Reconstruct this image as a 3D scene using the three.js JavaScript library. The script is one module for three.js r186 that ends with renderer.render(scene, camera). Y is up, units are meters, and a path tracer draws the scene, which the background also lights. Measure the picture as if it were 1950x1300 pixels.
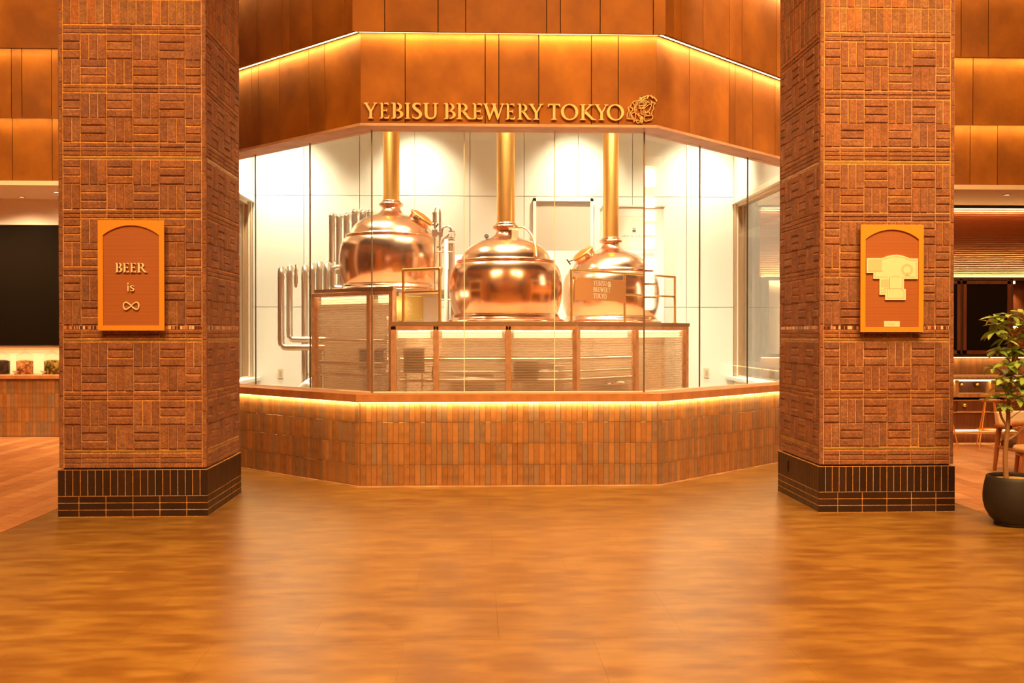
import * as THREE from 'three';
import { RoundedBoxGeometry } from 'three/addons/geometries/RoundedBoxGeometry.js';
import { RectAreaLightUniformsLib } from 'three/addons/lights/RectAreaLightUniformsLib.js';
import { mergeGeometries } from 'three/addons/utils/BufferGeometryUtils.js';

// ------------------------------------------------------------------ camera, exposure, large lights
const scene = new THREE.Scene();
scene.background = new THREE.Color(0, 0, 0);
const PI = Math.PI;
const camera = new THREE.PerspectiveCamera(2 * Math.atan(650 / 1950) * 180 / PI, 1950 / 1300, 0.05, 60);
camera.position.set(0, 1.52, 0);
camera.rotation.order = 'YXZ';
camera.rotation.y = -2.05 * PI / 180;
camera.rotation.x = -0.5 * PI / 180;
const renderer = new THREE.WebGLRenderer({ antialias: true });
renderer.toneMapping = THREE.LinearToneMapping;
renderer.toneMappingExposure = 1.3;
renderer.shadowMap.enabled = true;
renderer.shadowMap.type = THREE.PCFSoftShadowMap;
RectAreaLightUniformsLib.init();

const WARM = new THREE.Color().setRGB(1, 0.60, 0.22);       // lobby downlights
const AMBER = new THREE.Color().setRGB(1, 0.72, 0.30);      // cove strips
const CREAM = new THREE.Color().setRGB(1, 0.925, 0.62);      // brew room lamps
const PEACH = new THREE.Color().setRGB(1, 0.72, 0.40);      // soffit lamps at the sides
const lamps = [];
function spot(x, y, z, tx, ty, tz, color, intensity, angle = 0.9, pen = 0.8, soft = 4) {
  const l = new THREE.SpotLight(color, intensity, 0, angle, pen, 2);
  l.position.set(x, y, z); l.target.position.set(tx, ty, tz);
  l.castShadow = true; l.shadow.radius = soft; l.shadow.mapSize.set(512, 512); l.shadow.bias = -0.0005;
  l.name = 'downlight_beam';
  scene.add(l, l.target); lamps.push([x, y, z, color]);
  return l;
}
function strip(parent, x, y, z, len, h, tx, ty, tz, color, intensity) {   // a strip light: local place and local aim
  const l = new THREE.RectAreaLight(color, intensity, len, h);
  l.position.set(x, y, z); parent.add(l); parent.updateWorldMatrix(true, false);
  l.name = 'strip_beam';
  l.lookAt(parent.localToWorld(new THREE.Vector3(tx, ty, tz)));
  return l;
}
const CEIL = 6.4;
// lobby downlights: each also gets its fitting in the ceiling further down
for (const [x, z, tx, ty, tz, i] of [
  [-3.6, -4.6, -2.9, 1.2, -8.6, 84], [-1.9, -4.8, -2.6, 2.4, -8.6, 60],
  [2.5, -4.8, 3.2, 2.4, -8.6, 60], [4.6, -4.6, 3.7, 1.2, -8.6, 84],
  [0.3, -6.2, 0.34, 3.0, -10.1, 62], [1.9, -6.0, 1.9, 2.0, -10.4, 40], [6.5, -8.9, 2.7, 3.0, -11.0, 110],
  [-1.6, -2.4, -1.4, 0, -3.7, 150], [2.0, -2.4, 1.8, 0, -3.7, 150], [0.3, -2.0, 0.3, 0, -3.7, 130], [0.3, -6.9, 0.3, 0, -8.4, 8],
  [-4.2, -3.0, -4.4, 0, -6.0, 60], [5.0, -3.0, 5.2, 0, -6.5, 60], [3.6, -5.2, 4.3, 1.4, -7.95, 46],
  [-6.5, -9.5, -6.6, 3.2, -14.2, 22], [-6.4, -9.0, -6.6, 2.3, -15.7, 95], [7.3, -9.5, 7.4, 4.0, -14.2, 80],
  [-5.6, -10.6, -5.8, 0, -12.2, 70], [6.2, -9.6, 6.3, 0, -11.2, 52],
  [0.3, 2.6, 0.3, 2.4, 5.4, 110], [-4, 2.6, -4, 2.4, 5.4, 110], [5, 2.6, 5, 2.4, 5.4, 110]])
  spot(x, CEIL - 0.04, z, tx, ty, tz, WARM, i, 0.85, 0.9, 6);
// brew room downlights, close to the back wall and over the kettles
const BREW_CEIL = 5.4;
for (const [x, z, tx, ty, tz, i] of [
  [-3.1, -16.1, -3.15, 0.5, -17.3, 74], [-0.95, -16.2, -1.0, 0.5, -17.3, 46], [1.65, -16.2, 1.6, 0.5, -17.3, 46], [3.7, -16.1, 3.75, 0.5, -17.3, 56],
  [-1.6, -13.0, -1.2, 2, -14.1, 90], [0.1, -12.0, 0.35, 2, -13.1, 95], [0.9, -12.2, 0.7, 2, -13.0, 80], [1.7, -13.0, 1.9, 2, -14.6, 95], [2.4, -13.2, 2.2, 2, -14.6, 70],
  [-2.6, -13.6, -2.6, 1, -14.3, 60], [3.3, -14.2, 3.3, 1, -14.8, 34]])
  spot(x, BREW_CEIL - 0.04, z, tx, ty, tz, CREAM, z < -16 ? i * 0.8 : i * 0.9, 0.78, 0.95, 5);

// ------------------------------------------------------------------ helpers
let seed = 20240611;
const rnd = () => { seed = (seed + 0x6D2B79F5) | 0; let t = Math.imul(seed ^ (seed >>> 15), 1 | seed); t = (t + Math.imul(t ^ (t >>> 7), 61 | t)) ^ t; return ((t ^ (t >>> 14)) >>> 0) / 4294967296; };
const ru = (a, b) => a + (b - a) * rnd();
const pick = (a) => a[Math.floor(rnd() * a.length)];
const V = (x, y, z) => new THREE.Vector3(x, y, z);
const used = {};
function numbered(n) { const k = used[n] = (used[n] ?? -1) + 1; return k ? n + '_' + String(k).padStart(3, '0') : n; }
function add(name, geo, mat, parent) {
  const m = new THREE.Mesh(geo, mat); m.name = parent ? name : numbered(name);
  m.castShadow = m.receiveShadow = true; (parent ?? scene).add(m); return m;
}
function tag(o, label, category, group) { o.userData.label = label; o.userData.category = category; if (group) o.userData.group = group; return o; }
function thing(name, label, category, pos = [0, 0, 0], turn = 0, group) {
  const g = new THREE.Group(); g.name = numbered(name); g.position.set(...pos); g.rotation.y = turn; scene.add(g); return tag(g, label, category, group);
}
function shell(name, label, pos = [0, 0, 0], turn = 0) {
  const g = new THREE.Group(); g.name = numbered(name); g.position.set(...pos); g.rotation.y = turn; g.userData.kind = 'structure'; g.userData.label = label; scene.add(g); return g;
}
function copyOf(o, label, pos, turn, group) {
  const c = o.clone(); c.name = numbered(o.name.replace(/_\d{3}$/, '')); scene.add(c);
  c.userData = { ...o.userData, label }; if (group) c.userData.group = group;
  if (pos) c.position.set(...pos); if (turn !== undefined) c.rotation.y = turn; return c;
}
function uvBox(g, du = 0, dv = 0) {      // uv in metres from the dominant normal axis
  if (g.index) g = g.toNonIndexed();
  const p = g.attributes.position, n = p.count, uv = new Float32Array(n * 2), a = V(), b = V(), c = V();
  for (let i = 0; i < n; i += 3) {
    a.fromBufferAttribute(p, i); b.fromBufferAttribute(p, i + 1); c.fromBufferAttribute(p, i + 2);
    const nn = b.clone().sub(a).cross(c.clone().sub(a)), ax = Math.abs(nn.x), ay = Math.abs(nn.y), az = Math.abs(nn.z);
    [a, b, c].forEach((q, k) => {
      const [u, v] = ay >= ax && ay >= az ? [q.x, q.z] : ax >= az ? [q.z, q.y] : [q.x, q.y];
      uv[(i + k) * 2] = u + du; uv[(i + k) * 2 + 1] = v + dv;
    });
  }
  g.setAttribute('uv', new THREE.BufferAttribute(uv, 2)); return g;
}
const place = (g, x = 0, y = 0, z = 0, rx = 0, ry = 0, rz = 0) => {
  if (rx || ry || rz) g.applyMatrix4(new THREE.Matrix4().makeRotationFromEuler(new THREE.Euler(rx, ry, rz)));
  return g.translate(x, y, z);
};
const bx = (w, h, d, x = 0, y = 0, z = 0, r = 0) => uvBox(place(r ? new RoundedBoxGeometry(w, h, d, 1, r) : new THREE.BoxGeometry(w, h, d), x, y, z), x, 0);
const cyl = (r0, r1, h, x = 0, y = 0, z = 0, seg = 20) => place(new THREE.CylinderGeometry(r1, r0, h, seg), x, y + h / 2, z).toNonIndexed();
const rod = (a, b, r, seg = 10, r2 = r) => {
  const d = V(...b).sub(V(...a)), g = new THREE.CylinderGeometry(r2, r, d.length(), seg).toNonIndexed();
  g.applyQuaternion(new THREE.Quaternion().setFromUnitVectors(V(0, 1, 0), d.clone().normalize()));
  return g.translate((a[0] + b[0]) / 2, (a[1] + b[1]) / 2, (a[2] + b[2]) / 2);
};
const ball = (r, x, y, z, sy = 1, seg = 12) => new THREE.SphereGeometry(r, seg, Math.max(6, seg >> 1)).scale(1, sy, 1).translate(x, y, z).toNonIndexed();
function pipe(pts, r, bend = 0.06, seg = 12) {     // a tube along a polyline with rounded elbows
  const path = new THREE.CurvePath(); let last = V(...pts[0]);
  for (let i = 1; i < pts.length; i++) {
    const p = V(...pts[i]);
    if (i < pts.length - 1) {
      const q = V(...pts[i + 1]), k = Math.min(bend, p.distanceTo(last) * 0.49, q.distanceTo(p) * 0.49);
      const s = p.clone().add(last.clone().sub(p).setLength(k)), e = p.clone().add(q.clone().sub(p).setLength(k));
      path.add(new THREE.LineCurve3(last, s)); path.add(new THREE.QuadraticBezierCurve3(s, p, e)); last = e;
    } else path.add(new THREE.LineCurve3(last, p));
  }
  const n = pts.length * 10, P = [];
  for (const c of path.curves) { const m = c.isLineCurve3 ? 1 : 7; for (let i = P.length ? 1 : 0; i <= m; i++) P.push(c.getPoint(i / m)); }
  class Poly extends THREE.Curve { getPoint(t) { const f = t * (P.length - 1), i = Math.min(P.length - 2, Math.floor(f)); return P[i].clone().lerp(P[i + 1], f - i); } getPointAt(t) { return this.getPoint(t); } getTangentAt(t) { const e = 0.004; return this.getPoint(Math.min(1, t + e)).sub(this.getPoint(Math.max(0, t - e))).normalize(); } getTangent(t) { return this.getTangentAt(t); } }
  return new THREE.TubeGeometry(new Poly(), P.length - 1, r, seg, false).toNonIndexed();
}
const lathe = (prof, seg = 64) => new THREE.LatheGeometry(prof.map(([r, y]) => new THREE.Vector2(r, y)), seg).toNonIndexed();
function prism(pts, y0, y1) {           // a floor plan [[x, z], ...] raised from y0 to y1
  const s = new THREE.Shape(pts.map(([x, z]) => new THREE.Vector2(x, -z)));
  return uvBox(new THREE.ExtrudeGeometry(s, { depth: y1 - y0, bevelEnabled: false }).rotateX(-PI / 2).translate(0, y0, 0));
}
const join = (...gs) => mergeGeometries(gs.flat().map((g) => { g = g.index ? g.toNonIndexed() : g; for (const k of Object.keys(g.attributes)) if (!['position', 'normal', 'uv'].includes(k)) g.deleteAttribute(k); return g; }));
function smoothCurve(pts, n = 6) { return new THREE.CatmullRomCurve3(pts.map((p) => V(...p))).getPoints(pts.length * n).map((p) => [p.x, p.y, p.z]); }

// ------------------------------------------------------------------ computed textures
function valueNoise(size, cellsX, cellsY, s) {
  const L = new Float32Array(cellsX * cellsY); let q = s * 7919 + 13;
  for (let i = 0; i < L.length; i++) { q = (Math.imul(q, 1664525) + 1013904223) | 0; L[i] = (q >>> 8) / 16777216; }
  const f = (t) => t * t * (3 - 2 * t);
  return (x, y) => {
    const u = x / size * cellsX, v = y / size * cellsY, i = Math.floor(u), j = Math.floor(v), a = f(u - i), b = f(v - j);
    const at = (p, r) => L[((r % cellsY) + cellsY) % cellsY * cellsX + ((p % cellsX) + cellsX) % cellsX];
    return (at(i, j) * (1 - a) + at(i + 1, j) * a) * (1 - b) + (at(i, j + 1) * (1 - a) + at(i + 1, j + 1) * a) * b;
  };
}
function fbm(size, cx, cy, oct, s) {
  const ns = []; for (let o = 0; o < oct; o++) ns.push([valueNoise(size, cx << o, cy << o, s + o * 31), 0.5 ** o]);
  const tot = ns.reduce((a, n) => a + n[1], 0);
  return (x, y) => ns.reduce((a, [n, w]) => a + n(x, y) * w, 0) / tot;
}
function texture(size, fn, metres, srgb = true) {
  const d = new Uint8Array(size * size * 4);
  for (let y = 0; y < size; y++) for (let x = 0; x < size; x++) {
    const c = fn(x, y), k = (y * size + x) * 4; const a = Array.isArray(c) ? c : [c, c, c];
    for (let i = 0; i < 3; i++) d[k + i] = Math.max(0, Math.min(255, Math.round(a[i] * 255))); d[k + 3] = 255;
  }
  const t = new THREE.DataTexture(d, size, size, THREE.RGBAFormat); t.wrapS = t.wrapT = THREE.RepeatWrapping;
  t.magFilter = THREE.LinearFilter; t.minFilter = THREE.LinearMipmapLinearFilter; t.generateMipmaps = true;
  if (srgb) t.colorSpace = THREE.SRGBColorSpace; t.repeat.set(1 / metres, 1 / metres); t.needsUpdate = true; return t;
}
const mixc = (a, b, t) => a.map((v, i) => v + (b[i] - v) * t);
const T = {};
{ const f = fbm(512, 5, 4, 6, 3), g = fbm(512, 40, 40, 3, 9);
  T.plaster = texture(512, (x, y) => { const n = f(x, y); return mixc([0.80, 0.76, 0.70], [1.0, 1.0, 1.0], Math.min(1, Math.max(0, (n - 0.3) * 2.2))).map((v) => v * (0.97 + 0.05 * g(x, y))); }, 1.9);
  const b = fbm(512, 40, 40, 4, 21), b2 = fbm(512, 7, 7, 3, 5);
  T.brick = texture(512, (x, y) => { const n = b(x, y), m = b2(x, y); return mixc([0.66, 0.62, 0.60], [1, 0.98, 0.96], Math.min(1, Math.max(0, n * 1.1 + m * 0.6 - 0.42))); }, 0.42);
  T.brickBump = texture(512, (x, y) => b(x, y) * 0.7 + b2(x, y) * 0.3, 0.42, false);
  const fl = fbm(1024, 9, 26, 5, 41), fl2 = fbm(1024, 5, 5, 3, 57), fl3 = fbm(1024, 40, 90, 2, 77);
  T.floor = texture(1024, (x, y) => { const n = fl(x, y) * 0.68 + fl2(x, y) * 0.32, s = Math.min(1, Math.max(0, (n - 0.34) * 2.9)); return mixc([0.80, 0.70, 0.58], [1.0, 0.97, 0.92], s).map((v) => v * (0.96 + 0.05 * fl3(x, y))); }, 1.9);
  const w = fbm(512, 48, 3, 4, 61), w2 = fbm(512, 6, 2, 3, 63);
  T.wood = texture(512, (x, y) => mixc([0.70, 0.62, 0.55], [1, 0.98, 0.95], Math.min(1, Math.max(0, w(x, y) * 1.1 + w2(x, y) * 0.5 - 0.35))), 0.9);
  const c = fbm(256, 6, 6, 4, 81);
  T.glaze = texture(256, (x, y) => 0.80 + 0.2 * c(x, y), 0.35);
  T.copperRough = texture(256, (x, y) => 0.55 + 0.9 * (c(x, y) - 0.25), 1.2, false);
}
const M = {};
function mat(name, rgb, rough = 0.6, metal = 0, o = {}) {
  const { mapRepeat, ...rest } = o;
  const m = new THREE.MeshPhysicalMaterial({ color: new THREE.Color().setRGB(...rgb), roughness: rough, metalness: metal, ...rest });
  m.name = name; return M[name] = m;
}
function turned(t) { const c = t.clone(); c.rotation = PI / 2; c.needsUpdate = true; return c; }
mat('fascia', [0.40, 0.125, 0.012], 0.5, 0, { map: T.plaster });
const fasciaTints = [0, 1, 2, 3].map((i) => mat('fascia_' + i, [0.36 * (0.94 + i * 0.04), 0.118 * (0.93 + i * 0.045), 0.007 * (0.92 + i * 0.05)], 0.55, 0, { map: T.plaster, specularIntensity: 0.35 }));
mat('joint', [0.05, 0.02, 0.008], 0.9);
mat('soffit', [0.74, 0.42, 0.24], 0.45, 0, { map: T.plaster });
mat('peach', [0.84, 0.70, 0.55], 0.8);
mat('white', [0.82, 0.80, 0.74], 0.75);
mat('whitePanel', [0.80, 0.78, 0.71], 0.35);
mat('jointGrey', [0.42, 0.40, 0.34], 0.8);
mat('ceiling', [0.70, 0.52, 0.36], 0.85);
mat('mortar', [0.86, 0.44, 0.14], 0.95, 0, { map: T.brick, bumpMap: T.brickBump, bumpScale: 0.002 });
const brickMats = [[0.295, 0.150, 0.088], [0.335, 0.165, 0.085], [0.265, 0.135, 0.085], [0.32, 0.175, 0.10], [0.30, 0.145, 0.072]].map((c, i) => mat('brick_' + i, [c[0] * 1.2, c[1] * 0.95, c[2] * 0.8], 0.85, 0, { map: T.brick, bumpMap: T.brickBump, bumpScale: 0.004 }));
const orangeMats = [[0.56, 0.19, 0.055], [0.46, 0.20, 0.08], [0.62, 0.23, 0.07], [0.40, 0.16, 0.065], [0.52, 0.24, 0.09]].map((c, i) => mat('soldier_' + i, c.map((v) => v * 0.78), 0.8, 0, { map: T.brick, bumpMap: T.brickBump, bumpScale: 0.002 }));
const baseMats = [[0.068, 0.026, 0.013], [0.055, 0.022, 0.012], [0.082, 0.030, 0.014]].map((c, i) => mat('base_' + i, c.map((v) => v * 0.55), 0.38, 0, { map: T.glaze }));
const goldMats = [[0.40, 0.24, 0.06], [0.46, 0.27, 0.07], [0.34, 0.21, 0.06]].map((c, i) => mat('gold_tile_' + i, c, 0.3, 0.2, { map: T.glaze }));
const mosaicMats = [[0.70, 0.50, 0.34], [0.25, 0.05, 0.03], [0.10, 0.03, 0.02], [0.50, 0.22, 0.10]].map((c, i) => mat('mosaic_' + i, c, 0.3));
mat('grout', [0.55, 0.30, 0.12], 0.9);
const tileMats = [[0.36, 0.150, 0.052], [0.30, 0.150, 0.075], [0.40, 0.165, 0.055], [0.33, 0.135, 0.045], [0.29, 0.16, 0.09], [0.42, 0.18, 0.06]].map((c, i) => mat('wall_tile_' + i, c, 0.34, 0, { map: T.glaze, bumpMap: T.glaze, bumpScale: 0.002 }));
mat('tileGrout', [0.20, 0.09, 0.04], 0.9);
mat('sill', [0.60, 0.24, 0.085], 0.42, 0.15, { map: T.glaze });
mat('brass', [0.90, 0.63, 0.22], 0.3, 1);
mat('brassPlate', [0.55, 0.38, 0.12], 0.4, 1);
mat('copper', [0.95, 0.58, 0.38], 0.2, 1);
mat('copperPipe', [0.97, 0.50, 0.14], 0.36, 1);
mat('copperRib', [0.74, 0.36, 0.20], 0.34, 1);
mat('copperFrame', [0.76, 0.40, 0.22], 0.4, 0.25, { map: T.glaze });
mat('steel', [0.86, 0.79, 0.68], 0.28, 1);
mat('deckPlate', [0.30, 0.17, 0.10], 0.5, 0.3);
mat('steelDull', [0.55, 0.48, 0.42], 0.38, 1);
mat('glass', [1, 1, 1], 0.0, 0, { transmission: 1, thickness: 0, ior: 1.5 });
mat('jarGlass', [0.97, 0.97, 0.95], 0.02, 0, { transmission: 1, thickness: 0, ior: 1.45 });
mat('reeded', [0.90, 0.78, 0.66], 0.3, 0, { transmission: 0.86, thickness: 0, ior: 1.45 });
mat('jointClear', [0.78, 0.72, 0.62], 0.3);
mat('jointDark', [0.20, 0.15, 0.09], 0.35, 0.5);
mat('bronze', [0.50, 0.33, 0.19], 0.45, 0.4);
mat('led', [1, 0.9, 0.7], 0.6, 0, { emissive: AMBER, emissiveIntensity: 3 });
mat('wire', [0.50, 0.30, 0.17], 0.5);
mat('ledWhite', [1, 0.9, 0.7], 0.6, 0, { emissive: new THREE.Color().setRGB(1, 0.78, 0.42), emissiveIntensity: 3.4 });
mat('lens', [1, 0.9, 0.7], 0.5, 0, { emissive: new THREE.Color().setRGB(1, 0.8, 0.5), emissiveIntensity: 3 });
mat('letter', [0.86, 0.46, 0.16], 0.4, 0.1);
mat('printWhite', [0.95, 0.94, 0.90], 0.5);
mat('cream', [0.90, 0.70, 0.46], 0.5);
mat('signFrame', [0.70, 0.27, 0.02], 0.4);
mat('black', [0.012, 0.009, 0.008], 0.35);
mat('screen', [0.008, 0.005, 0.003], 0.2, 0, { specularIntensity: 0.25 });
mat('darkWood', [0.085, 0.028, 0.012], 0.45, 0, { map: T.wood });
mat('redWood', [0.17, 0.052, 0.018], 0.4, 0, { map: T.wood });
mat('tanWood', [0.50, 0.27, 0.11], 0.45, 0, { map: T.wood });
mat('chairWood', [0.46, 0.17, 0.05], 0.45, 0, { map: T.wood });
mat('creamFabric', [0.72, 0.54, 0.36], 0.9);
mat('leather', [0.40, 0.22, 0.10], 0.6);
const plankMats = [[0.50, 0.22, 0.085], [0.56, 0.26, 0.11], [0.44, 0.19, 0.07], [0.60, 0.31, 0.15], [0.52, 0.235, 0.09]].map((c, i) => mat('plank_' + i, c.map((v) => v * 1.15), 0.36, 0, { map: turned(T.wood) }));
mat('floorBase', [0.30, 0.13, 0.05], 0.5);
const floorMats = [0, 1, 2].map((i) => mat('floor_tile_' + i, [0.26 * (0.995 + 0.005 * i), 0.140 * (0.995 + 0.005 * i), 0.030 * (0.995 + 0.005 * i)], 0.30, 0, { ior: 1.62, map: T.floor }));
mat('pot', [0.018, 0.011, 0.008], 0.55);
mat('bark', [0.42, 0.22, 0.09], 0.85, 0, { map: T.brick });
mat('soil', [0.66, 0.42, 0.16], 0.95, 0, { map: T.brick, bumpMap: T.brickBump, bumpScale: 0.01 });
const leafMats = [[0.10, 0.13, 0.022], [0.14, 0.17, 0.03], [0.075, 0.10, 0.018], [0.18, 0.20, 0.05]].map((c, i) => mat('leaf_' + i, c.map((v, k) => v * (k === 1 ? 2.5 : 2.2)), 0.32, 0, { transmission: 0.25, thickness: 0 }));
for (const m of leafMats) { m.roughness = 0.4; m.clearcoat = 0.5; m.clearcoatRoughness = 0.35; }

const strokes = (list, w, d) => join(list.map((pts) => {            // raised line work: bars with round-ish joints along polylines
  const g = [];
  for (let i = 1; i < pts.length; i++) {
    const [x0, y0] = pts[i - 1], [x1, y1] = pts[i], l = Math.hypot(x1 - x0, y1 - y0);
    g.push(place(new THREE.BoxGeometry(l + w * 0.7, w, d).toNonIndexed(), 0, 0, 0, 0, 0, Math.atan2(y1 - y0, x1 - x0)).translate((x0 + x1) / 2, (y0 + y1) / 2, d / 2));
  }
  return g;
}).flat());
// letters cut as solid shapes: upright classical capitals with small flared serifs, cap height 1
const GL = (() => {
  const stem = (x, w, top = true) => top ? [[x - 0.09, 0], [x - 0.09, 0.028], [x, 0.075], [x, 0.925], [x - 0.09, 0.972], [x - 0.09, 1], [x + w + 0.09, 1], [x + w + 0.09, 0.972], [x + w, 0.925], [x + w, 0.075], [x + w + 0.09, 0.028], [x + w + 0.09, 0]] : [[x - 0.1, 0], [x - 0.1, 0.028], [x, 0.075], [x, 0.96], [x + w, 0.96], [x + w, 0.075], [x + w + 0.1, 0.028], [x + w + 0.1, 0]];
  const half = (cx, cy, rx, ry, ix, iy) => { const p = [], n = 14; p.push([cx - 0.08, cy + ry]); for (let i = 0; i <= n; i++) { const a = PI / 2 - PI * i / n; p.push([cx + rx * Math.cos(a), cy + ry * Math.sin(a)]); } p.push([cx - 0.08, cy - ry], [cx - 0.08, cy - iy]); for (let i = n; i >= 0; i--) { const a = PI / 2 - PI * i / n; p.push([cx + ix * Math.cos(a), cy + iy * Math.sin(a)]); } p.push([cx - 0.08, cy + iy]); return p; };
  const ribbon = (c, w) => { const L = [], R = []; c.forEach(([x, y], i) => { const a = c[Math.max(0, i - 1)], b = c[Math.min(c.length - 1, i + 1)], l = Math.hypot(b[0] - a[0], b[1] - a[1]), nx = -(b[1] - a[1]) / l, ny = (b[0] - a[0]) / l; L.push([x + nx * w[i] / 2, y + ny * w[i] / 2]); R.unshift([x - nx * w[i] / 2, y - ny * w[i] / 2]); }); return [...L, ...R]; };
  const ell = (cx, cy, rx, ry, t = 0) => { const p = []; for (let i = 0; i < 36; i++) { const a = i / 36 * 2 * PI, x = rx * Math.cos(a), y = ry * Math.sin(a); p.push([cx + x * Math.cos(t) - y * Math.sin(t), cy + x * Math.sin(t) + y * Math.cos(t)]); } return p; };
  const sC = smoothCurve([[0.485, 0.80, 0], [0.46, 0.885, 0], [0.39, 0.95, 0], [0.27, 0.965, 0], [0.15, 0.90, 0], [0.125, 0.77, 0], [0.22, 0.62, 0], [0.38, 0.48, 0], [0.475, 0.33, 0], [0.455, 0.15, 0], [0.33, 0.045, 0], [0.18, 0.04, 0], [0.09, 0.11, 0], [0.055, 0.21, 0]], 2).map(([x, y]) => [x, y]);
  const sW = sC.map((_, i) => { const t = i / (sC.length - 1); return 0.045 + 0.125 * Math.pow(Math.sin(PI * t), 1.6); });
  return {
    I: [stem(0.09, 0.15)],
    E: [stem(0.09, 0.15), [[0.2, 1], [0.58, 1], [0.60, 0.82], [0.575, 0.82], [0.50, 0.925], [0.2, 0.93]], [[0.2, 0.55], [0.45, 0.55], [0.49, 0.62], [0.51, 0.62], [0.51, 0.39], [0.49, 0.39], [0.45, 0.475], [0.2, 0.475]], [[0.2, 0], [0.62, 0], [0.66, 0.20], [0.635, 0.20], [0.54, 0.075], [0.2, 0.07]]],
    B: [stem(0.09, 0.15), half(0.30, 0.755, 0.29, 0.245, 0.145, 0.185), half(0.30, 0.275, 0.36, 0.275, 0.20, 0.205)],
    R: [stem(0.09, 0.15), half(0.30, 0.735, 0.32, 0.265, 0.165, 0.20), [[0.28, 0.50], [0.45, 0.52], [0.74, 0.10], [0.90, 0.028], [0.90, 0], [0.66, 0], [0.30, 0.47]]],
    Y: [[[-0.02, 1], [0.28, 1], [0.28, 0.972], [0.20, 0.94], [0.42, 0.54], [0.63, 0.94], [0.55, 0.972], [0.55, 1], [0.82, 1], [0.82, 0.972], [0.71, 0.93], [0.48, 0.46], [0.48, 0.075], [0.57, 0.028], [0.57, 0], [0.235, 0], [0.235, 0.028], [0.325, 0.075], [0.325, 0.44], [0.05, 0.93], [-0.02, 0.972]]],
    W: [[[0, 1], [0.28, 1], [0.28, 0.972], [0.205, 0.94], [0.405, 0.30], [0.575, 0.80], [0.54, 0.94], [0.46, 0.972], [0.46, 1], [0.76, 1], [0.76, 0.972], [0.695, 0.94], [0.885, 0.30], [1.08, 0.94], [1.0, 0.972], [1.0, 1], [1.24, 1], [1.24, 0.972], [1.155, 0.93], [0.865, -0.03], [0.815, -0.03], [0.615, 0.60], [0.385, -0.03], [0.335, -0.03], [0.06, 0.93], [0, 0.972]]],
    T: [stem(0.29, 0.155, false), [[0, 1.01], [0.735, 1.01], [0.755, 0.80], [0.73, 0.80], [0.64, 0.93], [0.095, 0.93], [0.005, 0.80], [-0.02, 0.80]]],
    O: [[ell(0.47, 0.5, 0.47, 0.52), ell(0.47, 0.5, 0.315, 0.445, 0.10)]],
    K: [stem(0.09, 0.15), [[0.2, 0.50], [0.52, 0.94], [0.45, 0.972], [0.45, 1], [0.76, 1], [0.76, 0.972], [0.63, 0.93], [0.335, 0.56], [0.2, 0.44]], [[0.22, 0.50], [0.34, 0.60], [0.74, 0.10], [0.90, 0.028], [0.90, 0], [0.66, 0], [0.22, 0.47]]],
    U: [[[0, 1], [0.33, 1], [0.33, 0.972], [0.24, 0.925], [0.24, 0.34], [0.26, 0.20], [0.33, 0.10], [0.43, 0.075], [0.53, 0.10], [0.60, 0.19], [0.62, 0.34], [0.62, 0.925], [0.53, 0.972], [0.53, 1], [0.82, 1], [0.82, 0.972], [0.73, 0.925], [0.73, 0.32], [0.69, 0.14], [0.58, 0.02], [0.42, -0.02], [0.25, 0.01], [0.13, 0.12], [0.09, 0.30], [0.09, 0.925], [0, 0.972]]],
    S: [ribbon(sC, sW), [[0.46, 0.97], [0.485, 0.97], [0.50, 0.76], [0.47, 0.76]], [[0.03, 0.26], [0.06, 0.26], [0.08, 0.03], [0.05, 0.03]]],
    i: [[[0, 0], [0, 0.66], [1, 0.66], [1, 0]], ell(0.5, 0.89, 0.62, 0.11)],
  };
})();
GL.s = [GL.S[0].map(([x, y]) => [x, y])];
const glyphCache = {};
function glyph(ch, x0, x1, y0, y1, depth) {      // one letter fitted to a box; round letters keep their overshoot
  const base = glyphCache[ch] ??= (() => {
    const g = join(GL[ch].map((p) => {
      const [o, h] = Array.isArray(p[0][0]) ? p : [p], s = new THREE.Shape(o.map(([x, y]) => new THREE.Vector2(x, y)));
      if (h) s.holes.push(new THREE.Path(h.map(([x, y]) => new THREE.Vector2(x, y))));
      return new THREE.ExtrudeGeometry(s, { depth: 1, bevelEnabled: false });
    }));
    g.computeBoundingBox(); return g;
  })();
  const b = base.boundingBox;
  return base.clone().translate(-b.min.x, 0, 0).scale((x1 - x0) / (b.max.x - b.min.x), y1 - y0, depth).translate(x0, y0, 0);
}

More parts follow.
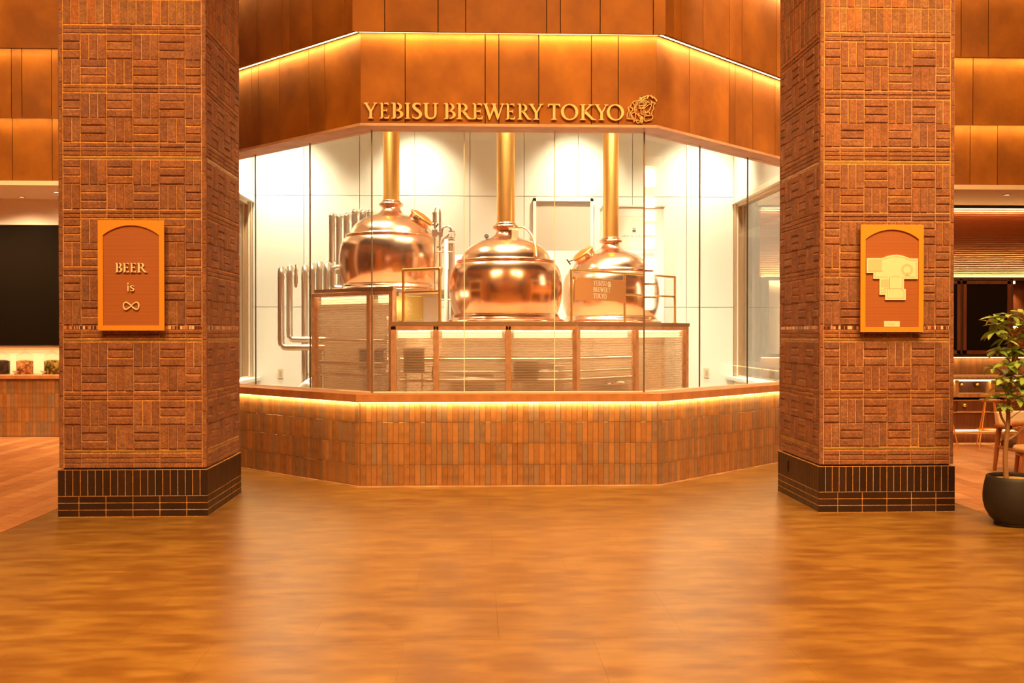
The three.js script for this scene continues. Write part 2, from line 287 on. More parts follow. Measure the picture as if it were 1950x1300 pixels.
// ------------------------------------------------------------------ the octagonal brewhouse front
const C = 0.337, HALF = 1.485, ZF = -10.1, K = Math.tan(PI / 8), LF = 4.2 * Math.SQRT2, ZW = -14.3;
const TURN = { left: -PI / 4, center: 0, right: PI / 4 };
const FPOS = { left: [C - HALF, 0, ZF], center: [C, 0, ZF], right: [C + HALF, 0, ZF] };
const span = (side, d) => side === 'center' ? [-(HALF + K * d), HALF + K * d] : side === 'left' ? [-LF + K * d, K * d] : [-K * d, LF - K * d];
const strap = (side, d0, d1, y0, y1) => { const a = span(side, d0), b = span(side, d1); return prism([[a[0], d0], [a[1], d0], [b[1], d1], [b[0], d1]], y0, y1); };
const TIERS = [[-0.05, 3.585, 4.47], [0.10, 4.44, 5.38], [0.25, 5.35, CEIL]];
const JOINTS = {
  center: [[-1.028, -0.239, -0.104, 0.292, 0.815, 1.083], [-1.216, -0.699, -0.43, 0.36, 0.494, 0.884, 1.406], [-0.9, 0.1, 0.9]],
  left: [[-4.8, -4.1, -3.0, -2.6, -1.939, -1.806, -1.407, -0.878, -0.605], [-4.9, -3.8, -2.9, -2.2, -1.6, -1.139, -1.007, -0.61, -0.082], [-4.0, -2.7, -1.5, -0.6]],
  right: [[0.61, 1.394, 1.519, 1.9, 2.412, 3.2, 3.9, 4.7], [0.108, 0.238, 0.634, 1.148, 1.408, 2.173, 3.0, 3.8, 4.9], [0.7, 1.6, 2.8, 4.0]],
};
function panels(parent, x0, x1, joints, y0, y1, d, thick = 0.022) {     // fascia boards with dark open joints
  const xs = [x0, ...joints, x1];
  for (let i = 0; i < xs.length - 1; i++) {
    const a = xs[i] + (i ? 0.004 : 0), b = xs[i + 1] - (i < xs.length - 2 ? 0.004 : 0);
    const g = uvBox(new RoundedBoxGeometry(b - a, y1 - y0, thick, 1, 0.002).translate((a + b) / 2, (y0 + y1) / 2, d - thick / 2), rnd() * 7 + x0 * 3, rnd() * 7);
    add('panel', g, pick(fasciaTints), parent);
  }
}
const SIDE_WORDS = { center: 'front', left: 'left slanting', right: 'right slanting' };
for (const side of ['center', 'left', 'right']) {
  const w = shell('wall_' + side, `${SIDE_WORDS[side]} side of the brewhouse, orange boards above and small upright tiles below the window`, FPOS[side], TURN[side]);
  const back = [];
  TIERS.forEach(([d, y0, y1], i) => {
    const [x0, x1] = span(side, d);
    panels(w, x0, x1, JOINTS[side][i], y0, y1, d);
    back.push(strap(side, d - 0.30, d - 0.023, y0 + (i ? 0.037 : 0.004), y1));
    if (i) back.push(strap(side, d - 0.035, d - 0.023, y0 + 0.003, y0 + 0.036));
  });
  add('backing', join(back), M.joint, w);
  // cove strips under each overhanging tier
  for (const i of [1, 2]) {
    const d = TIERS[i][0] - 0.10, y = TIERS[i][1] + 0.024, [x0, x1] = span(side, d);
    add('led_strip', bx(x1 - x0 - 0.02, 0.008, 0.012, (x0 + x1) / 2, y, d), M.led, w);
    strip(w, (x0 + x1) / 2, y - 0.006, d, x1 - x0 - 0.02, 0.014, (x0 + x1) / 2, y - 0.2, d - 0.10, AMBER, 125);
  }
  // tiled plinth: backing, tiles, foot strip
  add('tile_backing', strap(side, -0.30, -0.010, 0, 0.845), M.tileGrout, w);
  const [x0, x1] = span(side, 0), px = 0.0533, n = Math.floor((x1 - x0) / px), off = side === 'right' ? x0 : side === 'left' ? x1 - n * px : x0 + ((x1 - x0) - n * px) / 2;
  const geos = [0, 1, 2, 3].map((i) => pillow(px - 0.0022, 0.2075, 0.0135, 0.0015, i * 0.13));
  const rest = [];
  const order = []; for (let r = 0; r < 4; r++) for (let i = 0; i < n; i++) order.push([r, i]);
  order.sort((a, b) => side === 'left' ? b[1] - a[1] : a[1] - b[1]);
  order.forEach(([r, i], k) => {
    const g = geos[Math.floor(rnd() * 4)], mm = pick(tileMats), x = off + (i + 0.5) * px, y = 0.008 + (r + 0.5) * 0.2095;
    const e = new THREE.Euler(ru(-0.004, 0.004), ru(-0.012, 0.012), 0), z = -0.0125 + ru(-0.0015, 0.0012);
    if (k < 296) { const m = add('tile', g, mm, w); m.position.set(x, y, z); m.rotation.copy(e); }
    else rest.push(g.clone().applyMatrix4(new THREE.Matrix4().makeRotationFromEuler(e)).translate(x, y, z));
  });
  if (rest.length) add('tile_field', join(rest), tileMats[0], w).userData.kind = 'stuff';
  add('foot_strip', strap(side, -0.02, 0.012, 0, 0.011), M.soffit, w);
  // solid part of the slanting sides behind the columns, beyond the glass
  if (side !== 'center') {
    const s = side === 'left' ? -1 : 1, a = 3.74, b = LF + 0.1;
    add('solid_panel', bx(b - a, 3.6 - 0.91, 0.12, s * (a + b) / 2, (3.6 + 0.91) / 2, -0.30), M.fascia, w);
  }
}
function pillow(w, h, d, c, du = 0) {      // a brick or tile: flat face with chamfered edges, no back
  const x = w / 2, y = h / 2, P = [[-x, -y, 0], [x, -y, 0], [x, y, 0], [-x, y, 0], [-x, -y, d - c], [x, -y, d - c], [x, y, d - c], [-x, y, d - c], [-x + c, -y + c, d], [x - c, -y + c, d], [x - c, y - c, d], [-x + c, y - c, d]];
  const q = []; for (let i = 0; i < 4; i++) { const j = (i + 1) % 4; q.push([i, j, 4 + j, 4 + i], [4 + i, 4 + j, 8 + j, 8 + i]); } q.push([8, 9, 10, 11]);
  const v = []; for (const [a, b, e, f] of q) for (const k of [a, b, e, a, e, f]) v.push(...P[k]);
  const g = new THREE.BufferGeometry(); g.setAttribute('position', new THREE.BufferAttribute(new Float32Array(v), 3)); g.computeVertexNormals();
  return uvBox(g, du * 3.1, du * 1.7);
}
// sills, head soffits, windows
['left', 'center', 'right'].forEach((side, k) => {
  const t = shell('trim', `copper-toned ledge below the ${SIDE_WORDS[side]} brewhouse window with a glowing strip under it`, FPOS[side], TURN[side]);
  t.name = 'trim_' + (k + 1);
  add('sill', strap(side, -0.31, 0.04, 0.838, 0.914), M.sill, t);
  const d = 0.018, [x0, x1] = span(side, d);
  add('led_strip', bx(x1 - x0 - 0.02, 0.006, 0.01, (x0 + x1) / 2, 0.835, d), M.led, t);
  strip(t, (x0 + x1) / 2, 0.831, d, x1 - x0 - 0.02, 0.012, (x0 + x1) / 2, 0.6, d - 0.05, AMBER, 105);
  const h = shell('trim', `pinkish copper soffit over the ${SIDE_WORDS[side]} brewhouse window`, FPOS[side], TURN[side]);
  h.name = 'trim_' + (k + 4);
  add('soffit', strap(side, -0.34, -0.042, 3.556, 3.583), M.soffit, h);
});
const PANES = { left: [-3.74, -2.208, -1.159, null], center: [null, -0.449, 0.466, null], right: [null, 1.152, 2.169, 3.74] };
['left', 'center', 'right'].forEach((side, k) => {
  const w = shell('window', `${SIDE_WORDS[side]} glass of the brewhouse, tall frameless panes`, FPOS[side], TURN[side]); w.name = 'window_' + (k + 1);
  const d = -0.262, [a, b] = span(side, d), xs = PANES[side].map((v, i) => v ?? (i ? b : a));
  for (let i = 0; i < xs.length - 1; i++) add('pane', bx(xs[i + 1] - xs[i] - 0.009, 2.642, 0.012, (xs[i] + xs[i + 1]) / 2, 2.235, d - 0.006), M.glass, w);
  for (let i = 1; i < xs.length - 1; i++) add('joint', bx(0.0085, 2.642, 0.014, xs[i], 2.235, d - 0.006), side === 'center' ? M.jointClear : M.jointDark, w);
  if (side === 'center') for (const s of [-1, 1]) add('corner_joint', bx(0.014, 2.642, 0.016, s * (b + 0.002), 2.235, d - 0.006), M.jointDark, w);
  add('channel', bx(b - a - 0.03, 0.012, 0.03, (a + b) / 2, 0.919, d - 0.006), M.jointClear, w);
});

// flat fascia walls left and right of the brewhouse, stepping forward tier by tier
for (const s of [-1, 1]) {
  const side = s < 0 ? 'left' : 'right', xin = 4.2 + HALF, xout = s < 0 ? 12.4 : 12.8;
  const w = shell('wall_' + side + '_front', `stepped orange board wall on the ${side} beyond the brick column`, [C, 0, ZW]);
  const J = s < 0 ? [[-6.366 - C, -5.825 - C], [-6.31 - C, -6.169 - C, -5.771 - C], [-8.2, -9.5]] : [[7.036 - C, 7.432 - C, 8.3, 9.4], [7.0 - C, 8.6, 9.3], [6.755 - C, 7.142 - C, 8.1, 9.0]];
  TIERS.forEach(([d, y0, y1], i) => {
    const a = s < 0 ? -xout : xin + K * d, b = s < 0 ? -(xin + K * d) : xout;
    panels(w, a, b, J[i].slice().sort((p, q) => p - q), i ? y0 : 3.54, y1, d);
    add('backing', bx(b - a, y1 - y0 - 0.035, 0.26, (a + b) / 2, (y0 + y1) / 2 + 0.017, d - 0.155), M.joint, w);
    if (i) {
      add('led_strip', bx(b - a - 0.02, 0.008, 0.012, (a + b) / 2, y0 + 0.03, d - 0.06), M.led, w);
      strip(w, (a + b) / 2, y0 + 0.024, d - 0.06, b - a - 0.02, 0.014, (a + b) / 2, y0 - 0.2, d - 0.15, AMBER, s < 0 ? 60 : 95);
    }
  });
  // top cove at the ceiling
  const d = 0.25 + 0.1, a = s < 0 ? -xout : xin + K * d, b = s < 0 ? -(xin + K * d) : xout;
  add('led_strip', bx(b - a - 0.02, 0.008, 0.012, (a + b) / 2, CEIL - 0.03, d), M.led, w);
  strip(w, (a + b) / 2, CEIL - 0.036, d, b - a - 0.02, 0.014, (a + b) / 2, CEIL - 0.3, d - 0.12, AMBER, 80);
}

// ------------------------------------------------------------------ room shell
const floor = shell('floor', 'mottled amber lobby floor with strip wood floors at both sides');
add('slab', bx(25.6, 0.2, 23.6, 0.2, -0.112, -5.9), M.floorBase, floor);
{ // big satin tiles in the middle
  const x0 = C - 3.94, x1 = C + 3.94, w = 0.93, d = 0.93; let i = 0;
  for (let z = -3.2; z > -14.6; z -= d, i++) for (let x = x0 - (i % 2) * w / 2; x < x1 - 0.01; x += w) {
    const a = Math.max(x, x0), b = Math.min(x + w, x1); if (b - a < 0.05) continue;
    if (z < -11.2 && Math.abs((a + b) / 2 - C) < -z - 10.6) continue;      // under the brewhouse
    add('tile', uvBox(new THREE.BoxGeometry(b - a - 0.0007, 0.012, d - 0.0007).translate((a + b) / 2, -0.006, z - d / 2), 0, 0), pick(floorMats), floor);
  }
  add('tile', uvBox(new THREE.BoxGeometry(x1 - x0, 0.012, 8.2).translate(C, -0.006, 0.9)), floorMats[1], floor);
}
for (const s of [-1, 1]) { // planks at both sides
  const pw = 0.152, pl = 1.5; let r = 0;
  for (let x = 3.945; x < 8.2; x += pw, r++) {
    for (let z = -5.6 - (r * 0.61) % pl; z > -15.9; z -= pl) {
      const far = s < 0 ? -15.8 : -16.1, z0 = z, z1 = Math.max(z - pl, far); if (z0 - z1 < 0.1) continue;
      add('plank', uvBox(new THREE.BoxGeometry(pw - 0.0015, 0.012, z0 - z1 - 0.0015).translate(C + s * (x + pw / 2), -0.006 + ru(-0.0004, 0.0004), (z0 + z1) / 2), rnd() * 5, rnd() * 5), pick(plankMats), floor);
    }
  }
  add('plank_field', bx(4.6, 0.012, 21.5, C + s * 10.5, -0.0062, -5.4), plankMats[2], floor);
  add('plank_field', bx(4.25, 0.012, 9.9, C + s * 6.07, -0.0063, -0.2), plankMats[4], floor);
}
const ceiling = shell('ceiling', 'plain tan ceiling of the lobby');
add('slab', bx(25.6, 0.15, 23.6, 0.2, CEIL + 0.075, -5.9), M.ceiling, ceiling);
for (const [n, w, d, x, z, l] of [['wall_left', 0.2, 23.6, -12.5, -5.9, 'far left'], ['wall_right', 0.2, 23.6, 12.9, -5.9, 'far right'], ['wall_back', 25.6, 0.2, 0.2, 5.4, 'rear'], ['wall_far', 25.6, 0.2, 0.2, -17.6, 'rearmost']]) {
  const g = shell(n, `plain brown ${l} lobby wall`); add('board', bx(w, CEIL, d, x, CEIL / 2, z), M.fascia, g);
}
// ------------------------------------------------------------------ brew room shell
const XL = C - 3.997, XR = C + 3.983, ZB = -17.0;
{
  const bw = shell('wall_brew_back', 'cream panelled rear wall of the brew room');
  add('backing', bx(XR - XL + 0.4, BREW_CEIL, 0.2, (XL + XR) / 2, BREW_CEIL / 2, ZB - 0.131), M.jointGrey, bw);
  const xs = [XL, -2.823, -1.91, -1.001, -0.089, 0.809, 1.711, 2.616, 3.524, XR], ys = [0.05, 1.94, 3.78, BREW_CEIL];
  for (let i = 0; i < 9; i++) for (let j = 0; j < 3; j++) add('panel', bx(xs[i + 1] - xs[i] - 0.008, ys[j + 1] - ys[j] - 0.008, 0.03, (xs[i] + xs[i + 1]) / 2, (ys[j] + ys[j + 1]) / 2, ZB - 0.015, 0.002), M.whitePanel, bw);
  const c = shell('ceiling', 'white ceiling of the brew room');
  add('slab', prism([[XL - 0.2, -17.1], [XR + 0.2, -17.1], [XR + 0.2, -13.1], [C + 1.5, -10.45], [C - 1.5, -10.45], [XL - 0.2, -13.1]], BREW_CEIL, BREW_CEIL + 0.1), M.white, c);
  for (const s of [-1, 1]) {
    const X = s < 0 ? XL : XR, n = s < 0 ? 'left' : 'right', w = shell('wall_brew_' + n, `cream ${n} wall of the brew room around a long window`);
    add('low_wall', bx(0.14, 0.74, 4.0, X + s * 0.07, 0.37, -15.0), M.white, w);
    add('header', bx(0.14, BREW_CEIL - 3.72, 4.0, X + s * 0.07, (BREW_CEIL + 3.72) / 2, -15.0), M.white, w);
    add('end_post', bx(0.14, 3.0, 0.25, X + s * 0.07, 2.2, -13.1), M.white, w);
    const v = shell('window', `long side window in the ${n} wall of the brew room with bronze frame`); v.name = s < 0 ? 'window_4' : 'window_5';
    add('head', bx(0.20, 0.07, 3.75, X + s * 0.06, 3.69, -15.1), M.white, v);
    add('inner_head', bx(0.10, 0.05, 3.70, X + s * 0.09, 3.63, -15.1), M.bronze, v);
    for (const z of [-16.93, -13.3]) add('jamb', bx(0.16, 2.95, 0.12, X + s * 0.08, 2.21, z), M.bronze, v);
    add('jamb', bx(0.06, 2.90, 0.16, X + s * 0.13, 2.2, -16.80), M.bronze, v);
    add('bead', bx(0.02, 2.9, 0.02, X + s * 0.03, 2.2, -16.86), M.jointClear, v);
    add('sill', bx(0.26, 0.05, 3.75, X - s * 0.01, 0.765, -15.1), M.white, v);
    add('bead', bx(0.02, 0.02, 3.6, X + s * 0.06, 0.80, -15.05), M.jointClear, v);
    add('pane', bx(0.012, 2.84, 3.42, X + s * 0.10, 2.21, -15.05), M.glass, v);
  }
}
// ------------------------------------------------------------------ brick columns
const U = 231.6;
const BANDS = [[0.400, 0.523, 3], [0.964, 1.030, 2], [1.474, 1.542, 2], [1.992, 2.058, 2], [2.462, 2.528, 2], [2.972, 3.080, 3], [3.492, 3.556, 2], [3.976, 4.044, 2]];
const GOLD = [[0.528, 0.549], [1.447, 1.467], [2.946, 2.968]], MOSAIC = [1.546, 1.574];
const CHECK = [[0.553, 0.960], [1.034, 1.443], [1.578, 1.988], [2.062, 2.458], [2.532, 2.943], [3.084, 3.488], [3.560, 3.972]];
const cache = {};
const brickGeo = (w, h, d, c) => { const k = [w, h, d].map((v) => v.toFixed(3)).join() + Math.floor(rnd() * 3); return cache[k] ??= pillow(w, h, d, c, rnd()); };
function column(x0, x1, z0, label, inner) {
  const W = x1 - x0, z1 = z0 - W, cx = (x0 + x1) / 2, cz = (z0 + z1) / 2;
  const col = thing('brick_column', label, 'column', [cx, 0, cz]); col.userData.kind = 'structure';
  const e = 0.012, h = W / 2;                       // the body stands 12 mm behind the tiled foot
  add('core', join(bx(W - 2 * e - 0.007, CEIL - 0.405, W - 2 * e - 0.007, 0, (CEIL + 0.405) / 2, 0), bx(W - 0.005, 0.389, W - 0.005, 0, 0.1945, 0)), M.mortar, col);
  add('shadow_gap', bx(W - 2 * e - 0.05, 0.018, W - 2 * e - 0.05, 0, 0.396, 0), M.black, col);
  const counts = {}, rest = {};
  const put = (face, name, mm, u0, u1, y0, y1, depth, chamfer = 0.005, foot = false, tilt = 0.004) => {
    const g = brickGeo(u1 - u0, y1 - y0, depth, chamfer), off = foot ? h - 0.008 : h - e - 0.017;
    const th = { front: 0, right: PI / 2, left: -PI / 2 }[face];
    const m = new THREE.Matrix4().makeRotationY(th).multiply(new THREE.Matrix4().makeTranslation((u0 + u1) / 2 - h, (y0 + y1) / 2, off)).multiply(new THREE.Matrix4().makeRotationFromEuler(new THREE.Euler(ru(-tilt, tilt), ru(-tilt, tilt), ru(-tilt, tilt) * 0.6)));
    const n = counts[name] = (counts[name] ?? 0) + 1;
    if (n <= 296 && name !== 'mosaic_band' && y1 < 4.75 && face !== (inner === 'right' ? 'left' : 'right')) { const b = add(name, g, mm, col); b.applyMatrix4(m); }
    else (rest[mm.name] ??= []).push(g.clone().applyMatrix4(m));
  };
  const bays = [0.047, 0.189, 0.402, 0.615, 0.828, 1.041, 1.173].map((v) => v / 1.22 * W);
  for (const face of ['front', inner, inner === 'right' ? 'left' : 'right']) {
    for (const [ya, yb, n] of BANDS) { const hh = (yb - ya) / n; for (let r = 0; r < n; r++) for (let b = 0; b < 6; b++) put(face, 'band_brick', pick(brickMats), bays[b] + 0.003, bays[b + 1] - 0.003, ya + r * hh + 0.003, ya + (r + 1) * hh - 0.002, 0.019 + ru(0, 0.005), 0.005); }
    for (const [ya, yb] of CHECK) { const mid = (ya + yb) / 2;
      for (let row = 0; row < 2; row++) for (let b = 0; b < 6; b++) {
        const [p, q] = row ? [(ya + yb) / 2, yb] : [ya, mid];
        const isUp = row === 1 ? b % 2 === 1 : b % 2 === 0;             // lower row starts upright, upper row starts flat
        const up = isUp, a = bays[b], c2 = bays[b + 1], shift = up ? -0.006 : 0.006;
        if (up) { const k = b === 0 || b === 5 ? 2 : 3, w = (c2 - a) / k; for (let i = 0; i < k; i++) put(face, 'brick', pick(brickMats), a + i * w + 0.003, a + (i + 1) * w - 0.003, p + 0.004 + (row ? shift : 0), q - 0.004 + (row ? 0 : -shift * 0.8), 0.018 + ru(0, 0.008), 0.006); }
        else { const w = (q - p) / 3; for (let i = 0; i < 3; i++) put(face, 'brick', pick(brickMats), a + 0.003, c2 - 0.003, p + i * w + 0.0045, p + (i + 1) * w - 0.003, 0.020 + ru(0, 0.009), 0.008); }
      } }
    for (const [ya, yb] of GOLD) for (let i = 0; i < 5; i++) { const w = (bays[6] - bays[0]) / 5; put(face, 'gold_tile', pick(goldMats), bays[0] + i * w + 0.002, bays[0] + (i + 1) * w - 0.002, ya + 0.003, yb - 0.002, 0.018, 0.003, false, 0.002); }
    { let u = bays[0]; while (u < bays[6] - 0.006) { const w = Math.min(pick([0.008, 0.008, 0.014, 0.02]), bays[6] - u); put(face, 'mosaic_band', pick(mosaicMats), u, u + w - 0.0015, MOSAIC[0], MOSAIC[1], 0.018, 0.001, false, 0); u += w; } }
    for (let r = 0; r < 11; r++) { const w = (bays[6] - bays[0]) / 17, y = 4.052 + r * 0.207; if (y + 0.2 > CEIL) break; for (let i = 0; i < 17; i++) put(face, 'soldier_brick', pick(orangeMats), bays[0] + i * w + 0.003, bays[0] + (i + 1) * w - 0.003, y + 0.003, y + 0.2, 0.017 + ru(0, 0.005), 0.003); }
    for (const [k, ua, ub] of [[0, e, bays[0] - 0.004], [1, bays[6] + 0.004, W - e]]) for (let y = 0.405 + k * 0.07 - 0.2; y < CEIL - 0.05; y += 0.198) { const a = Math.max(y, 0.405), b = Math.min(y + 0.193, CEIL); if (b - a > 0.03) put(face, 'corner_brick', pick(brickMats), ua + 0.001, ub - 0.001, a, b, 0.019 + ru(0, 0.003), 0.004); }
    { const n = 20, w = W / n; for (let i = 0; i < n; i++) put(face, 'base_tile', pick(baseMats), i * w + 0.002, (i + 1) * w - 0.003, 0.176, 0.387, 0.008, 0.0015, true, 0.002);
      for (let r = 0; r < 3; r++) { const us = [0, 0.5, 1.32, 2.14, 2.96, 3.78, 4.6].map((v) => v / 4.6 * W); us[1] = W * 0.14; for (let i = 2; i < 6; i++) us[i] = W * (0.14 + (i - 1) * 0.18); us[6] = W; for (let i = 0; i < 6; i++) put(face, 'base_tile', pick(baseMats), us[i] + 0.0025, us[i + 1] - 0.0025, 0.005 + r * 0.0573, r * 0.0573 + 0.056, 0.008, 0.0012, true, 0.002); } }
  }
  for (const k of Object.keys(rest)) add('brick_field', join(rest[k]), M[k], col).userData.kind = 'stuff';
  return col;
}
column(-3.433, -2.213, -8.54, 'square brown brick column with the tall orange notice reading BEER', 'right');
const rightCol = column(2.898, 4.068, -8.54, 'square brown brick column with the orange floor plan board, beside the potted tree', 'left');
add('socket', bx(0.008, 0.10, 0.05, -1.17 / 2 - 0.004, 0.285, -0.28), M.black, rightCol);

// ------------------------------------------------------------------ column boards
function board(x, y0, label) {
  const W = 0.535, H = 0.9, t = thing('wall_board', label, 'sign', [x, y0, -8.525]);
  const s = new THREE.Shape([[-W / 2, 0], [W / 2, 0], [W / 2, H], [-W / 2, H]].map((p) => new THREE.Vector2(...p)));
  const hx = W / 2 - 0.04, sp = H - 0.121, rise = 0.081, R = (hx * hx + rise * rise) / (2 * rise), cy = sp + rise - R, a0 = Math.asin(hx / R);
  const hole = new THREE.Path(); hole.moveTo(-hx, 0.04); hole.lineTo(hx, 0.04); hole.lineTo(hx, sp);
  for (let i = 1; i <= 14; i++) { const a = a0 - 2 * a0 * i / 14; hole.lineTo(R * Math.sin(a), cy + R * Math.cos(a)); }
  s.holes.push(hole);
  add('frame', uvBox(new THREE.ExtrudeGeometry(s, { depth: 0.012, bevelEnabled: true, bevelSize: 0.001, bevelThickness: 0.001, bevelSegments: 1 }).translate(0, 0, 0.026)), M.signFrame, t);
  add('back_panel', bx(W - 0.01, H - 0.01, 0.018, 0, H / 2, 0.017), M.dotted, t);
  return t;
}
{ const t = texture(64, (x, y) => { const cx = (x % 32) - 16, cy = (y % 32) - 16 + 0, hit = Math.hypot(((x + (Math.floor(y / 32) % 2) * 16) % 32) - 16, cy) < 8; return hit ? [0.62, 0.42, 0.25] : [0.92, 0.85, 0.8]; }, 0.02);
  mat('dotted', [0.46, 0.165, 0.04], 0.55, 0, { map: t }); }
{ const t = board(-2.815, 1.537, 'orange arched board with raised cream words and a looped sign, on the left column');
  const w = [-0.128, -0.066, -0.009, 0.047, 0.131], top = 0.9;
  'BEER'.split('').forEach((c, i) => add('letter', glyph(c, w[i] + 0.003, w[i + 1] - 0.004 + (i === 3 ? 0.004 : 0), top - 0.4245, top - 0.3475, 0.012).translate(0, 0, 0.03), M.cream, t));
  add('letter', glyph('i', -0.029, -0.0185, top - 0.578, top - 0.510, 0.012).translate(0, 0, 0.03), M.cream, t);
  add('letter', glyph('s', -0.008, 0.027, top - 0.578, top - 0.532, 0.012).translate(0, 0, 0.03), M.cream, t);
  const P = []; for (let i = 0; i <= 48; i++) { const a = i / 48 * 2 * PI, k = 1 / (1 + 0.55 * Math.sin(a) ** 2); P.push(V(0.062 * Math.cos(a) * (0.9 + 0.1 * k), 0.7 * 0.062 * Math.sin(2 * a) / 1.5 * 1.0, 0.036)); }
  add('loop_sign', new THREE.TubeGeometry(new THREE.CatmullRomCurve3(P.slice(0, 48), true), 72, 0.006, 6, true).translate(0, top - 0.699, 0), M.cream, t);
}
{ const t = board(3.50, 1.525, 'orange arched board with a cream cut-out floor plan, on the right column');
  const S = (x, y) => [(x - 438) / 1290, 0.9 - (y - 62) / 1320];   // plan outline measured on the board's face
  const out = [[157, 433], [325, 433], [385, 408], [440, 397], [480, 394], [530, 398], [580, 414], [632, 435], [720, 435], [720, 663], [566, 663], [566, 773], [587, 773], [587, 895], [362, 895], [362, 838], [299, 838], [299, 662], [231, 662], [231, 597], [157, 597]];
  const sh = new THREE.Shape(out.map(([x, y]) => new THREE.Vector2(...S(x, y))));
  add('plan_plate', uvBox(new THREE.ExtrudeGeometry(sh, { depth: 0.012, bevelEnabled: false }).translate(0, 0, 0.028)), M.cream, t);
  mat('planLine', [0.42, 0.22, 0.10], 0.6); mat('planPatch', [0.80, 0.53, 0.30], 0.6);
  const L = [[[178, 577], [178, 452], [330, 452]], [[178, 577], [330, 577]], [[250, 577], [250, 640], [380, 640]], [[330, 452], [400, 425], [480, 414], [560, 425], [630, 455], [702, 455], [702, 640], [550, 640], [545, 790], [565, 795], [565, 875], [385, 875], [385, 770], [545, 770]], [[320, 670], [320, 752], [405, 752], [405, 645]], [[385, 645], [385, 660]], [[320, 785], [360, 785], [360, 815], [320, 815], [320, 785]], [[410, 640], [410, 800]], [[430, 650], [450, 630], [500, 630], [515, 650]], [[600, 585], [600, 625]], [[578, 625], [625, 625]], [[345, 770], [385, 770]]];
  add('plan_lines', strokes(L.map((l) => l.map(([x, y]) => S(x, y))), 0.0022, 0.0012).translate(0, 0, 0.0395), M.planLine, t);
  add('plan_patch', join(bx(0.11, 0.09, 0.001, S(250, 515)[0], S(250, 515)[1], 0.0403), bx(0.06, 0.065, 0.001, S(362, 710)[0], S(362, 710)[1], 0.0403)), M.planPatch, t);
  add('arc_mark', new THREE.RingGeometry(0.03, 0.05, 24, 1, 0, 2 * PI).translate(...S(600, 560), 0.0405).toNonIndexed(), M.planPatch, t);
  add('caption_plate', bx(0.134, 0.047, 0.008, 0, 0.068, 0.032, 0.001), M.cream, t);
  add('caption_lines', join(...[0.008, -0.006].map((y) => bx(0.075, 0.0035, 0.001, -0.014, 0.068 + y, 0.0365))), M.planPatch, t);
}

// ------------------------------------------------------------------ raised wall lettering
{ const t = thing('wall_lettering', 'raised gold serif letters and a line-drawn crest over the brewhouse window', 'sign', [C, 0, ZF - 0.05]);
  const B = [['Y', -1.432, -1.295], ['E', -1.276, -1.181], ['B', -1.161, -1.045], ['I', -1.028, -0.976], ['S', -0.959, -0.861], ['U', -0.851, -0.702], ['B', -0.645, -0.53], ['R', -0.52, -0.364], ['E', -0.364, -0.262], ['W', -0.258, -0.048], ['E', -0.038, 0.057], ['R', 0.08, 0.218], ['Y', 0.192, 0.337], ['T', 0.38, 0.503], ['O', 0.51, 0.681], ['K', 0.698, 0.86], ['Y', 0.843, 0.981], ['O', 0.965, 1.136]];
  for (const [c, a, b] of B) add('letter', glyph(c, a, b, 3.622, 3.777, 0.022).translate(0, 0, 0.012), M.letter, t);
  const k = 0.299 / 1050, Q = (pts) => pts.map(([x, y]) => [1.164 + (x - 428) * k, 3.595 + (1150 - y) * k]);
  const fat = [[[1000, 260], [1100, 205], [1220, 185], [1350, 230], [1430, 300], [1470, 370]], [[1040, 300], [1110, 300], [1180, 230]], [[1290, 230], [1330, 270]], [[880, 390], [905, 240], [945, 225], [1000, 290], [1015, 385], [880, 390]], [[940, 240], [950, 380]], [[925, 900], [915, 1120], [965, 1135], [985, 1040], [960, 920]]];
  const thin = [[[860, 360], [770, 365], [650, 410], [595, 480], [550, 575], [468, 605], [490, 745], [445, 840], [430, 995], [655, 1010], [680, 1105], [720, 1050]], [[1020, 365], [1110, 370], [1215, 440]], [[640, 450], [700, 540], [690, 660]], [[760, 390], [740, 520], [745, 640]], [[820, 400], [785, 540]], [[850, 440], [1030, 440], [1030, 590], [930, 610], [855, 580], [850, 440]], [[880, 540], [940, 520], [1000, 545]], [[940, 600], [920, 700], [930, 820]], [[840, 620], [925, 660], [1010, 620]], [[680, 680], [770, 680], [760, 735], [690, 735], [680, 680]], [[620, 800], [690, 775], [750, 800], [810, 850], [870, 960], [900, 990]], [[600, 830], [610, 920], [660, 990], [720, 1040], [860, 1045], [865, 1130], [820, 1150], [770, 1110], [775, 1055]], [[730, 810], [735, 940], [705, 1030]], [[1030, 925], [1120, 880], [1240, 880], [1310, 850], [1335, 930], [1300, 1030], [1170, 1055], [1100, 1090], [1030, 1030], [1030, 925]], [[1220, 700], [1280, 560], [1300, 460], [1260, 340], [1325, 430], [1430, 440], [1350, 530], [1370, 640], [1310, 740], [1290, 850]], [[1020, 660], [1080, 590], [1200, 500], [1290, 470]], [[1000, 700], [990, 790], [1090, 800], [1150, 740], [1210, 700]], [[1030, 720], [1080, 730], [1070, 780]], [[1150, 790], [1180, 720], [1230, 830]], [[1060, 400], [1110, 480], [1060, 540]], [[1140, 400], [1110, 480]], [[560, 600], [640, 640], [600, 760], [560, 780]], [[500, 640], [540, 760], [500, 960]], [[560, 800], [580, 960]], [[830, 820], [870, 830], [830, 860], [920, 900]], [[960, 830], [1020, 860], [1120, 850]]];
  add('crest', join(strokes(fat.map(Q), 0.011, 0.02), strokes(thin.map(Q), 0.0062, 0.02)).translate(0, 0, 0.012), M.letter, t);
}

